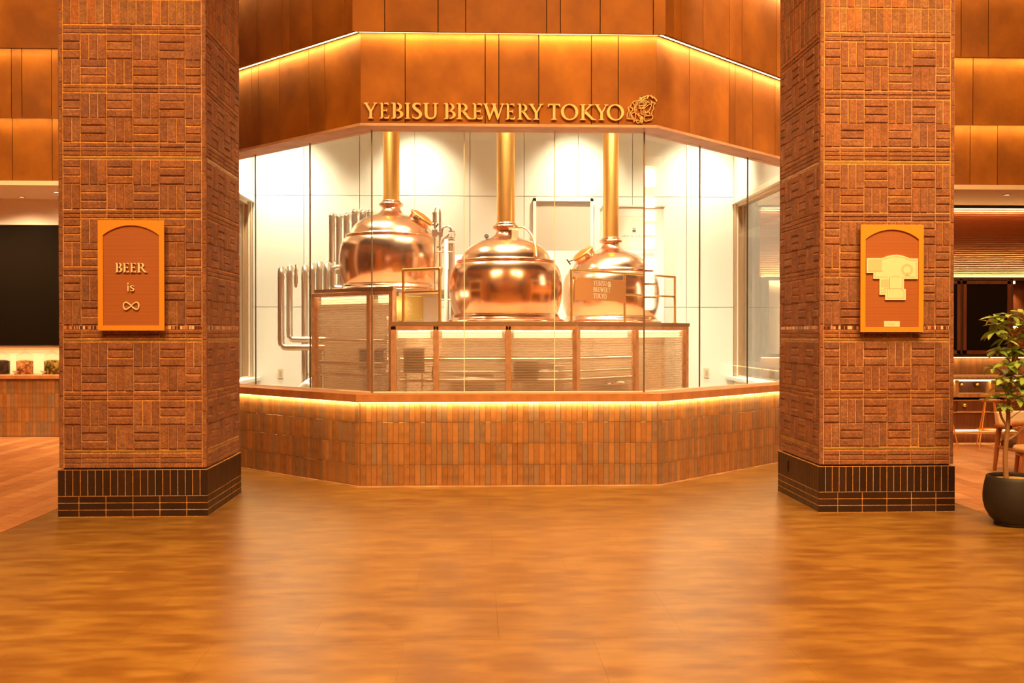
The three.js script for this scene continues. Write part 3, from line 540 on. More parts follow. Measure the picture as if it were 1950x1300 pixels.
// ------------------------------------------------------------------ podiums under the kettles
const DECK = 1.645, DECK2 = 2.07;
function podium(name, label, front, deckPlan, top, ledge) {
  const t = thing(name, label, 'podium');
  add('deck', prism(deckPlan, top - 0.045, top), M.deckPlate, t);
  for (let i = 0; i < front.length - 1; i++) {
    const [ax, az] = front[i], [bx_, bz] = front[i + 1], L = Math.hypot(bx_ - ax, bz - az), th = Math.atan2(-(bz - az), bx_ - ax);
    const fix = (g) => g.rotateY(th).translate((ax + bx_) / 2, 0, (az + bz) / 2);
    const f = new THREE.Group(); f.name = 'frame_panel'; f.position.set((ax + bx_) / 2, 0, (az + bz) / 2); f.rotation.y = th; t.add(f);
    add('rail', bx(L, 0.05, 0.07, 0, top - 0.07, -0.02, 0.003), M.copperFrame, f); add('rail', bx(L, 0.06, 0.05, 0, 0.03, -0.02), M.copperFrame, f);
    for (const s of [-1, 1]) if (s < 0 || i === front.length - 2) add('post', bx(0.062, top - 0.05, 0.07, s * (L / 2 - (s < 0 && i ? 0 : 0.03)), (top - 0.05) / 2, -0.02, 0.003), M.copperFrame, f);
    add('ribbed_sheet', bx(L - 0.05, top - 0.14, 0.006, 0, (top - 0.08) / 2, -0.03), M.reeded, f);
    const wires = []; for (let y = 0.7; y < top - 0.12; y += 0.03) wires.push(new THREE.BoxGeometry(L - 0.06, 0.0035, 0.0035).toNonIndexed().translate(0, y, -0.022));
    add('wire_screen', join(wires), M.wire, f).userData.kind = 'stuff';
    add('light_box', bx(L - 0.14, 0.085, 0.02, 0, top - 0.145, -0.10), M.ledWhite, f);
    strip(f, 0, top - 0.20, -0.14, L - 0.14, 0.05, 0, top - 0.8, -0.5, CREAM, 26);
  }
  return t;
}
const P0 = [-0.98, -11.93], P1 = [-0.457, -11.93], P2 = [0.384, -11.93], P3 = [1.196, -11.93], P4 = [2.015, -12.75], P5 = [2.833, -13.57];
podium('brewing_podium', 'long copper-framed podium with ribbed sheets and a lit top edge, under the two right kettles', [P0, P1, P2, P3, P4, P5],
  [[-0.98, -11.91], [1.205, -11.91], [2.86, -13.57], [2.86, -15.6], [-0.40, -15.6], [-0.40, -12.72], [-0.90, -12.22], [-0.98, -12.2]], DECK);
const Q0 = [-2.11, -13.36], Q1 = [-1.30, -12.58], Q2 = [-0.98, -12.27];
podium('brewing_podium', 'taller copper-framed podium at the left, under the left kettle and beside the steel pipes', [Q0, Q1, Q2],
  [[-2.08, -13.33], [-0.98, -12.24], [-0.98, -12.87], [-0.60, -12.87], [-0.60, -13.52], [-0.42, -13.52], [-0.42, -15.3], [-2.08, -15.3]], DECK2);
{ const t = thing('riser_panel', 'grey step face behind the gold plaque and the brass rail', 'panel', [-0.70, DECK, -12.85]);
  add('sheet', bx(0.53, 0.375, 0.02, 0.01, 0.1875, 0.006), M.steelDull, t);
  add('moulding', bx(0.53, 0.02, 0.03, 0.01, 0.365, 0.012), M.copperFrame, t);
  const p = thing('plaque', 'square engraved gold plaque under the left kettle', 'plaque', [-0.832, DECK + 0.02, -12.82]);
  add('plate', bx(0.355, 0.305, 0.014, 0, 0.155, 0, 0.002), M.brassPlate, p);
  for (const [x, y] of [[-0.16, 0.02], [0.16, 0.02], [-0.16, 0.29], [0.16, 0.29]]) add('screw', rod([x, y, 0.006], [x, y, 0.011], 0.005, 8), M.brass, p);
  const l = []; for (const [x, y, w, r] of [[-0.02, 0.23, 0.05, 0.4], [0.03, 0.21, 0.04, -0.6], [0, 0.16, 0.04, 0.9], [0.02, 0.14, 0.05, -0.3], [0.01, 0.09, 0.045, 0.2], [-0.05, 0.08, 0.03, 0.9], [0.05, 0.085, 0.03, 1.4]]) l.push(place(new THREE.BoxGeometry(w, 0.005, 0.002).toNonIndexed(), x, y, 0.0085, 0, 0, r));
  add('engraving', join(l), M.creamFabric, p).userData.kind = 'stuff';
}
// inside the podiums: dim brewing gear behind the ribbed sheets
{ const b = thing('partition', 'brown board behind the ribbed podium sheets', 'partition', [0, 0, 0]);
  add('board', join(bx(2.4, 1.5, 0.05, 0.3, 0.75, -13.25), place(bx(1.6, 1.5, 0.05, 0, 0.75, 0), 2.08, 0, -13.80, 0, PI / 4), bx(1.25, 1.9, 0.05, -1.42, 0.95, -14.0)), M.peach, b);
  const mk = (x, z, r, h, l) => { const t = thing('steel_drum', l, 'drum', [x, 0, z]); add('shell_body', lathe([[0.01, 0.12], [r * 0.6, 0.16], [r, 0.4], [r, h], [r * 0.9, h + 0.06], [0.01, h + 0.1]], 32), M.steelDull, t); for (const a of [0.5, 2.6, 4.7]) add('leg', rod([r * 0.7 * Math.cos(a), 0, r * 0.7 * Math.sin(a)], [r * 0.6 * Math.cos(a), 0.25, r * 0.6 * Math.sin(a)], 0.02), M.steelDull, t); return t; };
  mk(-0.05, -12.65, 0.3, 0.95, 'dim steel drum behind the ribbed sheets, below the middle kettle’s left side'.replace('’', "'"));
  mk(0.85, -12.7, 0.26, 1.05, 'dim steel drum behind the ribbed sheets, right below the middle kettle');
  mk(1.75, -13.05, 0.2, 0.85, 'dim steel drum behind the ribbed sheets, below the hanging name board');
  const p = thing('pipe_run', 'level steel pipes low behind the ribbed podium sheets', 'pipe', [0, 0, 0]);
  [[0.95, -12.2, 0.022], [1.05, -12.28, 0.016], [1.2, -12.35, 0.03]].forEach(([y, z, r]) => add('tube', pipe([[-0.9, y, z], [1.1, y, z], [2.05, y, z - 0.95]], r, 0.2), M.steel, p));
  for (const x of [-0.5, 0.55, 1.0]) add('valve', join(rod([x, 0.95, -12.2], [x, 1.12, -12.2], 0.018), rod([x - 0.06, 1.12, -12.2], [x + 0.06, 1.12, -12.2], 0.008)), M.steel, p);
  const q = thing('pipe_run', 'steel pipes low behind the ribbed sheets of the taller left podium', 'pipe', [0, 0, 0]);
  [[0.98, 0.02], [1.12, 0.03], [1.42, 0.018]].forEach(([y, r], i) => add('tube', pipe([[-2.05, y, -13.6 - i * 0.05], [-1.1, y, -12.75 - i * 0.05], [-1.1, y + 0.3, -12.9]], r, 0.1), M.steel, q));
  for (const [x, z, w, h, y, l] of [[-0.72, -12.075, 0.24, 0.28, 1.05, 'dark grey pump box behind the leftmost ribbed sheet of the long podium'], [0.6, -12.075, 0.3, 0.2, 0.98, 'dark tray on the pipes behind the ribbed sheet under the middle kettle'], [-1.36, -13.47, 0.3, 0.24, 1.05, 'dark tray behind the ribbed sheet of the taller podium']]) { const t = thing('equipment_box', l, 'box', [x, y, z], x < -1 ? PI / 4 : 0); add('case', bx(w, h, 0.15, 0, h / 2, 0, 0.01), M.darkWood, t); add('lid', bx(w + 0.02, 0.02, 0.17, 0, h + 0.01, 0, 0.004), M.steelDull, t); add('stand', join(...[-1, 1].map((s) => bx(0.02, y, 0.02, s * w * 0.4, -y / 2, 0))), M.steelDull, t); }
}
// ------------------------------------------------------------------ copper kettles
function kettle(label, x, y, z, k, hatch, extra) {
  const t = thing('copper_kettle', label, 'kettle', [x, y, z]);
  const S = (p) => p.map(([r, h]) => [r * k, h * k]);
  add('flange', lathe(S([[0.60, 0], [0.735, 0], [0.742, 0.008], [0.742, 0.026], [0.735, 0.034], [0.69, 0.05], [0.675, 0.075], [0.668, 0.10], [0.64, 0.12]])), M.copper, t);
  add('belly', lathe(S([[0.645, 0.10], [0.652, 0.115], [0.672, 0.16], [0.692, 0.23], [0.707, 0.31], [0.714, 0.39], [0.715, 0.46], [0.709, 0.53], [0.698, 0.60], [0.682, 0.66], [0.662, 0.705], [0.640, 0.735], [0.62, 0.75], [0.60, 0.755]]), 96), M.copper, t);
  add('rim', new THREE.TorusGeometry(0.612 * k, 0.016 * k, 10, 80).rotateX(PI / 2).scale(1, 1.3, 1).translate(0, 0.768 * k, 0).toNonIndexed(), M.copper, t);
  add('dome', lathe(S([[0.602, 0.775], [0.575, 0.788], [0.566, 0.805], [0.556, 0.835], [0.536, 0.875], [0.502, 0.92], [0.455, 0.962], [0.395, 1.0], [0.33, 1.03], [0.262, 1.052], [0.205, 1.07], [0.168, 1.092], [0.142, 1.12], [0.126, 1.15], [0.120, 1.18]]), 96), M.copper, t);
  add('collar', lathe(S([[0.121, 1.16], [0.128, 1.165], [0.122, 1.172], [0.138, 1.18], [0.160, 1.192], [0.168, 1.21], [0.160, 1.228], [0.138, 1.24], [0.124, 1.246], [0.132, 1.254], [0.124, 1.262], [0.117, 1.27]]), 48), M.copper, t);
  add('chimney_pipe', lathe([[0.114 * k, 1.26 * k], [0.114 * k, 4.9 - y], [0.118 * k, 4.9 - y], [0.118 * k, BREW_CEIL - y - 0.004]], 48), M.copperPipe, t);
  if (hatch) { // round manhole on the dome
    const a = hatch > 0 ? 0 : PI, hx = Math.cos(a) * 0.40 * k, g = new THREE.Group(); g.name = 'hatch'; g.position.set(hx, 0.985 * k, 0.12 * k); g.rotation.set(0.18, 0, hatch > 0 ? -0.62 : 0.62); t.add(g);
    add('neck_ring', lathe([[0.155, -0.06], [0.155, 0.02], [0.17, 0.026], [0.17, 0.04], [0.0, 0.045]].map(([r, h]) => [r * k, h * k]), 40), M.copper, g);
    add('lid', lathe([[0.172, 0.042], [0.178, 0.05], [0.172, 0.06], [0.12, 0.085], [0.001, 0.1]].map(([r, h]) => [r * k, h * k]), 40), M.copperPipe, g);
    add('clamp', join(rod([hatch * 0.17, 0.05, 0.02], [hatch * 0.23, 0.07, 0.02], 0.008), rod([hatch * 0.23, 0.02, 0.02], [hatch * 0.23, 0.11, 0.02], 0.011)), M.black, g);
  }
  if (extra) {
    add('drain_hose', pipe(smoothCurve([[0.13, 1.2, 0.05], [0.22, 1.2, 0.1], [0.31, 1.11, 0.16], [0.352, 0.98, 0.30], [0.36, 0.80, 0.49]], 3), 0.012, 0.01, 8), M.copperPipe, t);
    add('gauge_box', join(bx(0.085, 0.10, 0.05, 0.11, 1.11, 0.16, 0.004), bx(0.12, 0.02, 0.07, 0.09, 1.17, 0.14, 0.003), rod([0.13, 1.06, 0.17], [0.13, 0.99, 0.22], 0.008)), M.bronze, t);
    add('valve_wheel', join(new THREE.TorusGeometry(0.022, 0.006, 6, 12).translate(-0.245, 1.095, 0).toNonIndexed(), rod([-0.27, 1.095, 0], [-0.22, 1.095, 0], 0.005), rod([-0.245, 1.05, 0], [-0.245, 1.12, 0], 0.006)), M.black, t);
  }
  return t;
}
kettle('middle copper kettle, the largest in view, with a bent hose on its dome', 0.387, DECK, -13.0, 1, 0, true);
kettle('left copper kettle standing on the taller podium beside the steel pipes', -1.157, DECK2, -14.16, 1, 1);
kettle('right copper kettle behind the hanging name board', 1.93, DECK, -14.55, 0.97, -1);

// ------------------------------------------------------------------ brass rails and the hanging board
function rail(label, pts, h, r) {
  const t = thing('guard_rail', label, 'railing', [0, 0, 0], 0);
  pts.forEach(([x, z]) => { add('post', rod([x, DECK, z], [x, DECK + h - 0.02, z], r, 12), M.brass, t); add('foot', rod([x, DECK, z], [x, DECK + 0.012, z], 0.03, 16), M.brass, t); });
  for (let i = 0; i < pts.length - 1; i++) { const [a, b] = [pts[i], pts[i + 1]]; add('bar', join(rod([a[0], DECK + h - 0.013, a[1]], [b[0], DECK + h - 0.013, b[1]], r, 12), ball(r * 1.1, a[0], DECK + h - 0.013, a[1]), ball(r * 1.1, b[0], DECK + h - 0.013, b[1])), M.brass, t); add('bar', rod([a[0], DECK + h * 0.56, a[1]], [b[0], DECK + h * 0.56, b[1]], r * 0.85, 12), M.brass, t); }
  return t;
}
rail('short brass guard rail in front of the gold plaque', [[-0.86, -12.30], [-0.415, -12.0]], 0.635, 0.019);
rail('brass guard rail carrying the name board in front of the right kettle', [[1.128, -12.0], [1.862, -12.73], [2.65, -13.52]], 0.625, 0.0155);
{ const L = Math.hypot(0.722, 0.718), t = thing('name_board', 'tan name board with white lettering hung on the brass rail', 'sign', [1.495 + 0.012, DECK + 0.26, -12.365 + 0.014], PI / 4);
  add('sheet', bx(L - 0.02, 0.262, 0.014, 0, 0.131, 0.012, 0.002), mat('boardTan', [0.56, 0.28, 0.11], 0.6), t);
  const rows = [['YEBISU', 0.180, 0.265], ['BREWERY', 0.103, 0.34], ['TOKYO', 0.026, 0.26]];
  const wd = { Y: 1, E: 0.8, B: 0.88, I: 0.42, S: 0.72, U: 1, R: 0.95, W: 1.4, T: 0.9, O: 1.1, K: 1 };
  for (const [w, y, len] of rows) { const tot = w.split('').reduce((a, ch) => a + wd[ch] + 0.1, 0); let x = -0.155; for (const ch of w) { const cw = wd[ch] / tot * len; add('letter', glyph(ch, x, x + cw, y, y + 0.06, 0.004).translate(0, 0, 0.0192), M.printWhite, t); x += cw + 0.1 / tot * len; } }
  add('crest', strokes([[[0.055, 0.17], [0.05, 0.205], [0.07, 0.222], [0.09, 0.205], [0.088, 0.17], [0.055, 0.17]], [[0.06, 0.19], [0.085, 0.19]], [[0.07, 0.17], [0.07, 0.215]], [[0.078, 0.18], [0.094, 0.172]]], 0.008, 0.004).scale(1.35, 1.15, 1).translate(0.06, -0.02, 0.0192), M.printWhite, t);
  for (const s of [-1, 1]) add('clip', bx(0.02, 0.03, 0.05, s * (L / 2 - 0.03), 0.255, 0.0), M.brass, t);
}
// ------------------------------------------------------------------ steel pipework at the left
function pipeThing(label, pts, r, extra) {
  const t = thing('steel_pipe', label, 'pipe');
  add('tube', pipe(pts, r, r * 1.9, 16), M.steel, t);
  for (const [a, b] of extra) add('collar', rod(a, b, r * 1.10, 16), M.steel, t);
  return t;
}
{ const z = -14.70;

  const low = [
    ['outermost left steel pipe, bent at top and near the floor', -2.755, z + 0.06, 2.42, 1.31, 0.046],
    ['second steel pipe from the left, bent at top and near the floor', -2.655, z - 0.05, 2.45, 1.42, 0.044]];
  for (const [l, x, zz, yt, yb, r] of low) pipeThing(l, [[x, yt, zz - 0.5], [x, yt, zz], [x, yb, zz], [x + 0.9, yb, zz]], r, [[[x, yt - 0.13, zz], [x, yt - 0.10, zz]], [[x, yb + 0.12, zz], [x, yb + 0.15, zz]]]);
  const tall = [['third steel pipe from the left, running down to the floor', -2.475, 2.42], ['fourth steel pipe from the left, running down to the floor', -2.37, 2.44], ['fifth steel pipe from the left, ending behind the podium', -2.265, 2.47], ['sixth steel pipe from the left, ending behind the podium', -2.16, 2.46], ['short steel pipe nearest the left kettle', -2.06, 2.45]];
  tall.forEach(([l, x, yt], i) => { const zz = z - 0.26, yb = 0.3; pipeThing(l, i === 4 ? [[x + 0.24, 2.46, zz + 0.1], [x, 2.46, zz + 0.1], [x, 2.16, zz + 0.1], [x + 0.2, 2.16, zz + 0.1]] : [[x, yt + 0.05, zz - 0.4], [x, yt + 0.05, zz], [x, yb, zz]], 0.046, i === 4 ? [] : [[[x, yt - 0.12, zz], [x, yt - 0.09, zz]], ...(i < 2 ? [[[x, 0.9, zz], [x, 0.93, zz]]] : [])]); });
  const up = [['leftmost of the upright steel pipes behind the left kettle', -2.165, 3.27, 2.62], ['second of the upright steel pipes behind the left kettle', -2.06, 3.25, 2.56], ['third of the upright steel pipes behind the left kettle', -1.945, 3.27, 2.5], ['fourth of the upright steel pipes behind the left kettle', -1.825, 3.33, 2.5], ['fifth of the upright steel pipes behind the left kettle', -1.70, 3.32, 2.5], ['rightmost of the upright steel pipes behind the left kettle', -1.59, 3.32, 2.5]];
  up.forEach(([l, x, yt, yb], i) => { const zz = -15.58; const t = pipeThing(l, [[x + 0.05, yt + 0.06, zz - 0.6], [x, yt + 0.03, zz - 0.1], [x, yt, zz], [x, yb, zz]], i > 3 ? 0.05 : 0.046, [[[x, yt - 0.13, zz], [x, yt - 0.10, zz]], [[x, yb, zz], [x, yb - 0.03, zz]]]); add('cap', ball(0.052, x, yt + 0.01, zz, 1, 14), M.steel, t); add('lower_pipe', rod([x, yb, zz], [x, 1.6, zz], 0.028, 12), M.steel, t); });
  const s = thing('pipe_support', 'square steel bracket under the level pipes by the left kettle', 'bracket'); add('post', join(bx(0.08, 0.30, 0.06, -1.93, 2.28, -14.98), bx(0.14, 0.05, 0.05, -1.97, 2.40, -14.98)), M.steelDull, s);
  const v = thing('sampling_valve', 'small steel valve hanging between the left pipes', 'valve', [-2.56, 2.16, -14.72]); add('body', lathe([[0.001, 0], [0.02, 0.01], [0.022, 0.05], [0.03, 0.06], [0.03, 0.17], [0.024, 0.18], [0.024, 0.26]], 16), M.steel, v); add('stem', rod([0, 0.25, 0], [0, 0.33, 0], 0.012), M.steel, v);
  const w = thing('hose_bundle', 'white hose lying at the foot of the left pipes', 'hose', [-2.33, 0.72, -14.3]); add('coil', pipe(smoothCurve([[-0.12, 0.0, 0.1], [0, 0.10, 0.12], [0.14, 0.03, 0.1], [0.1, 0.16, 0.05], [-0.05, 0.06, 0.06], [0.2, 0.0, 0.14]], 3), 0.03, 0.01, 8), M.white, w); add('red_cap', rod([-0.16, 0.0, 0.1], [-0.12, 0.02, 0.1], 0.032), mat('redCap', [0.5, 0.05, 0.03], 0.5), w); add('stand', bx(0.3, 0.7, 0.2, 0, -0.37, 0.1), M.white, w);
}
{ // valve manifold between left and middle kettles
  const t = thing('valve_manifold', 'tangle of steel valves and thin pipes between the left and middle kettles', 'valves', [-0.41, DECK, -13.34]);
  const X = (p) => (p - 845) / 146.6, Y = (p) => (614 - p) / 146.6, st = M.steel;
  add('tall_pipe', rod([X(838), 0, 0], [X(838), Y(402), 0], 0.016), st, t);
  add('thin_pipe', rod([X(828), 0, 0.03], [X(828), Y(450), 0.03], 0.010), st, t);
  add('white_pipe', rod([X(849.5), 0, 0.08], [X(849.5), Y(456), 0.08], 0.022), M.white, t);
  add('thick_pipe', rod([X(860), 0, -0.05], [X(860), Y(462), -0.05], 0.042, 16), st, t);
  add('gooseneck', pipe(smoothCurve([[X(828), Y(404), 0], [X(829), Y(396), 0], [X(833), Y(393), 0], [X(837), Y(396), 0], [X(838), Y(403), 0]], 3), 0.008, 0.01, 8), st, t);
  add('sight_glass', join(rod([X(828), Y(421), 0], [X(828), Y(406), 0], 0.028, 14), rod([X(828), Y(406), 0], [X(828), Y(404), 0], 0.036, 14), rod([X(828), Y(423), 0], [X(828), Y(421), 0], 0.036, 14), rod([X(828), Y(450), 0], [X(828), Y(421), 0], 0.014)), st, t);
  add('flange', join(bx(0.07, 0.10, 0.06, X(828), Y(443), 0, 0.006), bx(0.10, 0.05, 0.05, X(836), Y(444), 0, 0.006)), st, t);
  add('gooseneck', pipe(smoothCurve([[X(842), Y(450), 0], [X(843), Y(434), 0], [X(850), Y(430), 0], [X(857), Y(432), 0], [X(859.5), Y(440), 0]], 3), 0.016, 0.01, 10), st, t);
  add('slanted_pipe', rod([X(839), Y(463), 0], [X(855), Y(445), 0], 0.02), st, t);
  add('clamp', join(...[[860, 441], [860, 453], [860, 457], [838, 471], [838, 480]].map(([x, y]) => rod([X(x), Y(y), -0.02], [X(x), Y(y) + 0.018, -0.02], 0.045, 16))), st, t);
  add('hand_wheel', join(new THREE.TorusGeometry(0.028, 0.007, 6, 14).translate(X(863), Y(447), 0.06).toNonIndexed(), rod([X(863), Y(447), 0], [X(863), Y(447), 0.06], 0.008)), st, t);
  add('cross_bar', join(...[479, 570].map((y) => rod([X(828), Y(y), 0.02], [X(862), Y(y), 0.02], 0.009))), st, t);
  const b = thing('electrical_box', 'pale steel cabinet behind the valves, with a sloping white lid', 'cabinet', [-0.13, DECK, -14.95]); add('body', bx(0.30, 0.78, 0.2, -0.12, 0.39, 0, 0.01), M.steelDull, b); add('lid', bx(0.36, 0.22, 0.24, -0.12, 0.89, 0, 0.02), M.white, b); add('door', bx(0.26, 0.6, 0.01, -0.12, 0.38, 0.105, 0.003), M.steelDull, b);
}
// ------------------------------------------------------------------ things on the brew room's rear wall
{ const h = thing('service_hatch', 'grey-brown recessed hatch in a pale frame on the rear wall', 'hatch', [1.457, 2.30, ZB]);
  add('panel', bx(0.90, 1.40, 0.02, 0, 0.70, 0.012), mat('hatchGrey', [0.50, 0.42, 0.34], 0.6), h);
  add('frame', join(bx(1.0, 0.05, 0.06, 0, 1.42, 0.03), bx(0.05, 1.45, 0.06, -0.475, 0.72, 0.03), bx(0.05, 1.45, 0.06, 0.475, 0.72, 0.03), bx(1.0, 0.05, 0.06, 0, 0.0, 0.03)), M.white, h);
  const c = thing('control_cabinet', 'white control cabinet with a printed process diagram and a row of small gauges', 'cabinet', [2.50, 0, -16.30]);
  add('body', bx(0.98, 3.50, 0.35, 0, 1.75, 0, 0.008), M.white, c);
  const dg = (() => { const s = 512, buf = new Uint8Array(s * s * 4).fill(255); for (let i = 0; i < s * s; i++) { buf[i * 4] = 232; buf[i * 4 + 1] = 222; buf[i * 4 + 2] = 205; } const put = (x0, y0, w, hh, v) => { for (let y = y0; y < y0 + hh; y++) for (let x = x0; x < x0 + w; x++) if (x >= 0 && y >= 0 && x < s && y < s) { const k = (y * s + x) * 4; buf[k] = v; buf[k + 1] = v - 8; buf[k + 2] = v - 18; } };
    put(12, 12, 488, 3, 190); put(12, 497, 488, 3, 190); put(12, 12, 3, 488, 190); put(497, 12, 3, 488, 190);
    for (let i = 0; i < 22; i++) { const x = 40 + Math.floor(rnd() * 420), y = 60 + Math.floor(rnd() * 380); if (i % 2) put(x, y, 20 + Math.floor(rnd() * 120), 2, 170); else put(x, y, 2, 20 + Math.floor(rnd() * 120), 170); }
    for (let i = 0; i < 26; i++) put(40 + i * 17, 170 + Math.floor(rnd() * 20), 7, 10 + Math.floor(rnd() * 30), 140);
    put(180, 260, 46, 40, 90); put(182, 310, 40, 20, 150);
    const t = new THREE.DataTexture(buf, s, s); t.colorSpace = THREE.SRGBColorSpace; t.magFilter = THREE.LinearFilter; t.needsUpdate = true; return t; })();
  const pg = new THREE.PlaneGeometry(0.60, 0.53).translate(0.07, 3.10, 0.1815); add('diagram', pg.toNonIndexed(), mat('diagramPrint', [1, 1, 1], 0.6, 0, { map: dg }), c);
  add('hood', bx(1.0, 0.03, 0.40, 0, 3.515, 0.02, 0.004), M.white, c);
  for (let i = 0; i < 6; i++) add('gauge', new THREE.TorusGeometry(0.018, 0.004, 6, 14).translate(0.02 + i * 0.055, 2.75, 0.18).toNonIndexed(), M.steelDull, c);
  const d = thing('equipment_cabinet', 'plain white cabinet standing between the middle and right kettles', 'cabinet', [1.52, 0, -16.1]); add('body', bx(0.95, 2.78, 0.6, 0, 1.39, 0, 0.01), M.white, d); add('door', bx(0.85, 1.2, 0.015, 0, 2.08, 0.305, 0.004), M.white, d);
  for (const [x, l, z] of [[-3.206, 'left', ZB + 0.005], [3.861, 'right', ZB + 0.005]]) { const o = thing('wall_outlet', `cream outlet plate low on the ${l} end of the rear wall`, 'outlet', [x, 0.845, z]); add('plate', bx(0.085, 0.16, 0.012, 0, 0, 0.006, 0.003), M.creamFabric, o); add('insert', bx(0.04, 0.09, 0.008, 0, 0, 0.012), M.jointGrey, o); }
}

// ------------------------------------------------------------------ tasting corner at the left: soffit, wall, screen, counter, jars
{ const s = shell('ceiling', 'low peach soffit over the left counter'); add('slab', bx(7.2, 0.06, 2.0, -9.1, 3.565, -15.25), M.peach, s);
  const w = shell('wall_left_rear', 'peach wall behind the left counter'); add('board', join(bx(7.2, 3.6, 0.15, -9.1, 1.8, -15.83), bx(0.15, 3.6, 1.9, -5.42, 1.8, -16.6)), M.peach, w);
  const d = thing('wall_screen', 'wide black screen on the peach wall over the glass jars', 'screen', [-8.6, 1.335, -15.745]);
  add('panel', bx(5.9, 1.80, 0.05, 0, 0.90, 0, 0.004), M.screen, d); add('bezel', join(bx(5.94, 0.012, 0.06, 0, 1.806, 0), bx(5.94, 0.012, 0.06, 0, -0.006, 0)), M.black, d);
  const c = thing('tasting_counter', 'tile-fronted counter with a copper-toned top carrying glass jars', 'counter', [-8.6, 0, -15.45]);
  add('body', bx(5.9, 0.845, 0.55, 0, 0.4225, 0), M.tileGrout, c); add('worktop', bx(6.0, 0.055, 0.62, 0, 0.8725, 0.02, 0.004), M.sill, c);
  const g = [0, 1, 2].map((i) => pillow(0.051, 0.2075, 0.0125, 0.0015, i * 0.21)), rest = []; let k = 0;
  for (let i = 0; i < 110; i++) for (let r = 0; r < 4; r++) { const x = 2.92 - i * 0.0533, y = 0.006 + (r + 0.5) * 0.2095, q = pick(g), z = 0.274 + ru(0, 0.0015); if (k++ < 296) { const m = add('tile', q, pick(tileMats), c); m.position.set(x, y, z); } else rest.push(q.clone().translate(x, y, z)); }
  add('tile_field', join(rest), tileMats[0], c).userData.kind = 'stuff';
  const jar = (x, label, fill) => {
    const t = thing('glass_jar', label, 'jar', [x, 0.90, -15.36]);
    add('vessel', lathe([[0.001, 0.004], [0.112, 0.004], [0.122, 0.02], [0.122, 0.25], [0.112, 0.265], [0.118, 0.275]], 32), M.jarGlass, t);
    add('contents', lathe([[0.001, 0.008], [0.112, 0.010], [0.114, 0.20], [0.06, 0.215], [0.001, 0.205]], 28), fill, t);
    const l = add('lid', lathe([[0.122, 0.276], [0.122, 0.288], [0.08, 0.305], [0.035, 0.325], [0.028, 0.34], [0.001, 0.342]], 28), M.jarGlass, t); add('knob', ball(0.028, 0, 0.36, 0), M.jarGlass, l);
    add('scoop_cup', join(lathe([[0.001, 0.002], [0.022, 0.004], [0.016, 0.012], [0.016, 0.03], [0.042, 0.05], [0.045, 0.06], [0.04, 0.058], [0.001, 0.04]], 20).translate(-0.06, 0, 0.18)), M.steel, t);
    return t; };
  const grain = (n, a, b) => mat(n, [1, 1, 1], 0.9, 0, { map: texture(128, (() => { const f = fbm(128, 24, 24, 2, n.length * 7); return (x, y) => mixc(a, b, Math.min(1, Math.max(0, (f(x, y) - 0.3) * 2.6))); })(), 1), bumpMap: T.brickBump, bumpScale: 0.006 });
  jar(-6.985, 'glass jar of dark malt, cut by the left edge of the picture', grain('maltDark', [0.10, 0.05, 0.03], [0.30, 0.17, 0.11]));
  jar(-6.645, 'glass jar of pale brown grain on the left counter', grain('maltPale_', [0.50, 0.30, 0.16], [0.86, 0.60, 0.38]));
  jar(-6.245, 'glass jar of green and yellow hops beside the left column', grain('hopsGreen__', [0.20, 0.17, 0.03], [0.72, 0.58, 0.20]));
  for (const [x, z] of [[-6.745, -15.5], [-6.013, -14.95], [-7.6, -15.5]]) { const l = thing('downlight', x > -6.5 ? 'small round downlight in the left soffit, nearest the column' : x > -7 ? 'small round downlight in the left soffit, left of the other one' : 'small round downlight in the left soffit beyond the picture edge', 'light', [x, 3.535, z]); add('ring', new THREE.TorusGeometry(0.042, 0.008, 6, 24).rotateX(PI / 2).toNonIndexed(), M.bronze, l); add('lens', rod([0, -0.002, 0], [0, 0.004, 0], 0.036, 20), M.lens, l); spot(x, 3.52, z + 0.5, x, 0.8, -15.75, PEACH, 22, 1.1, 1.0, 4); }
}
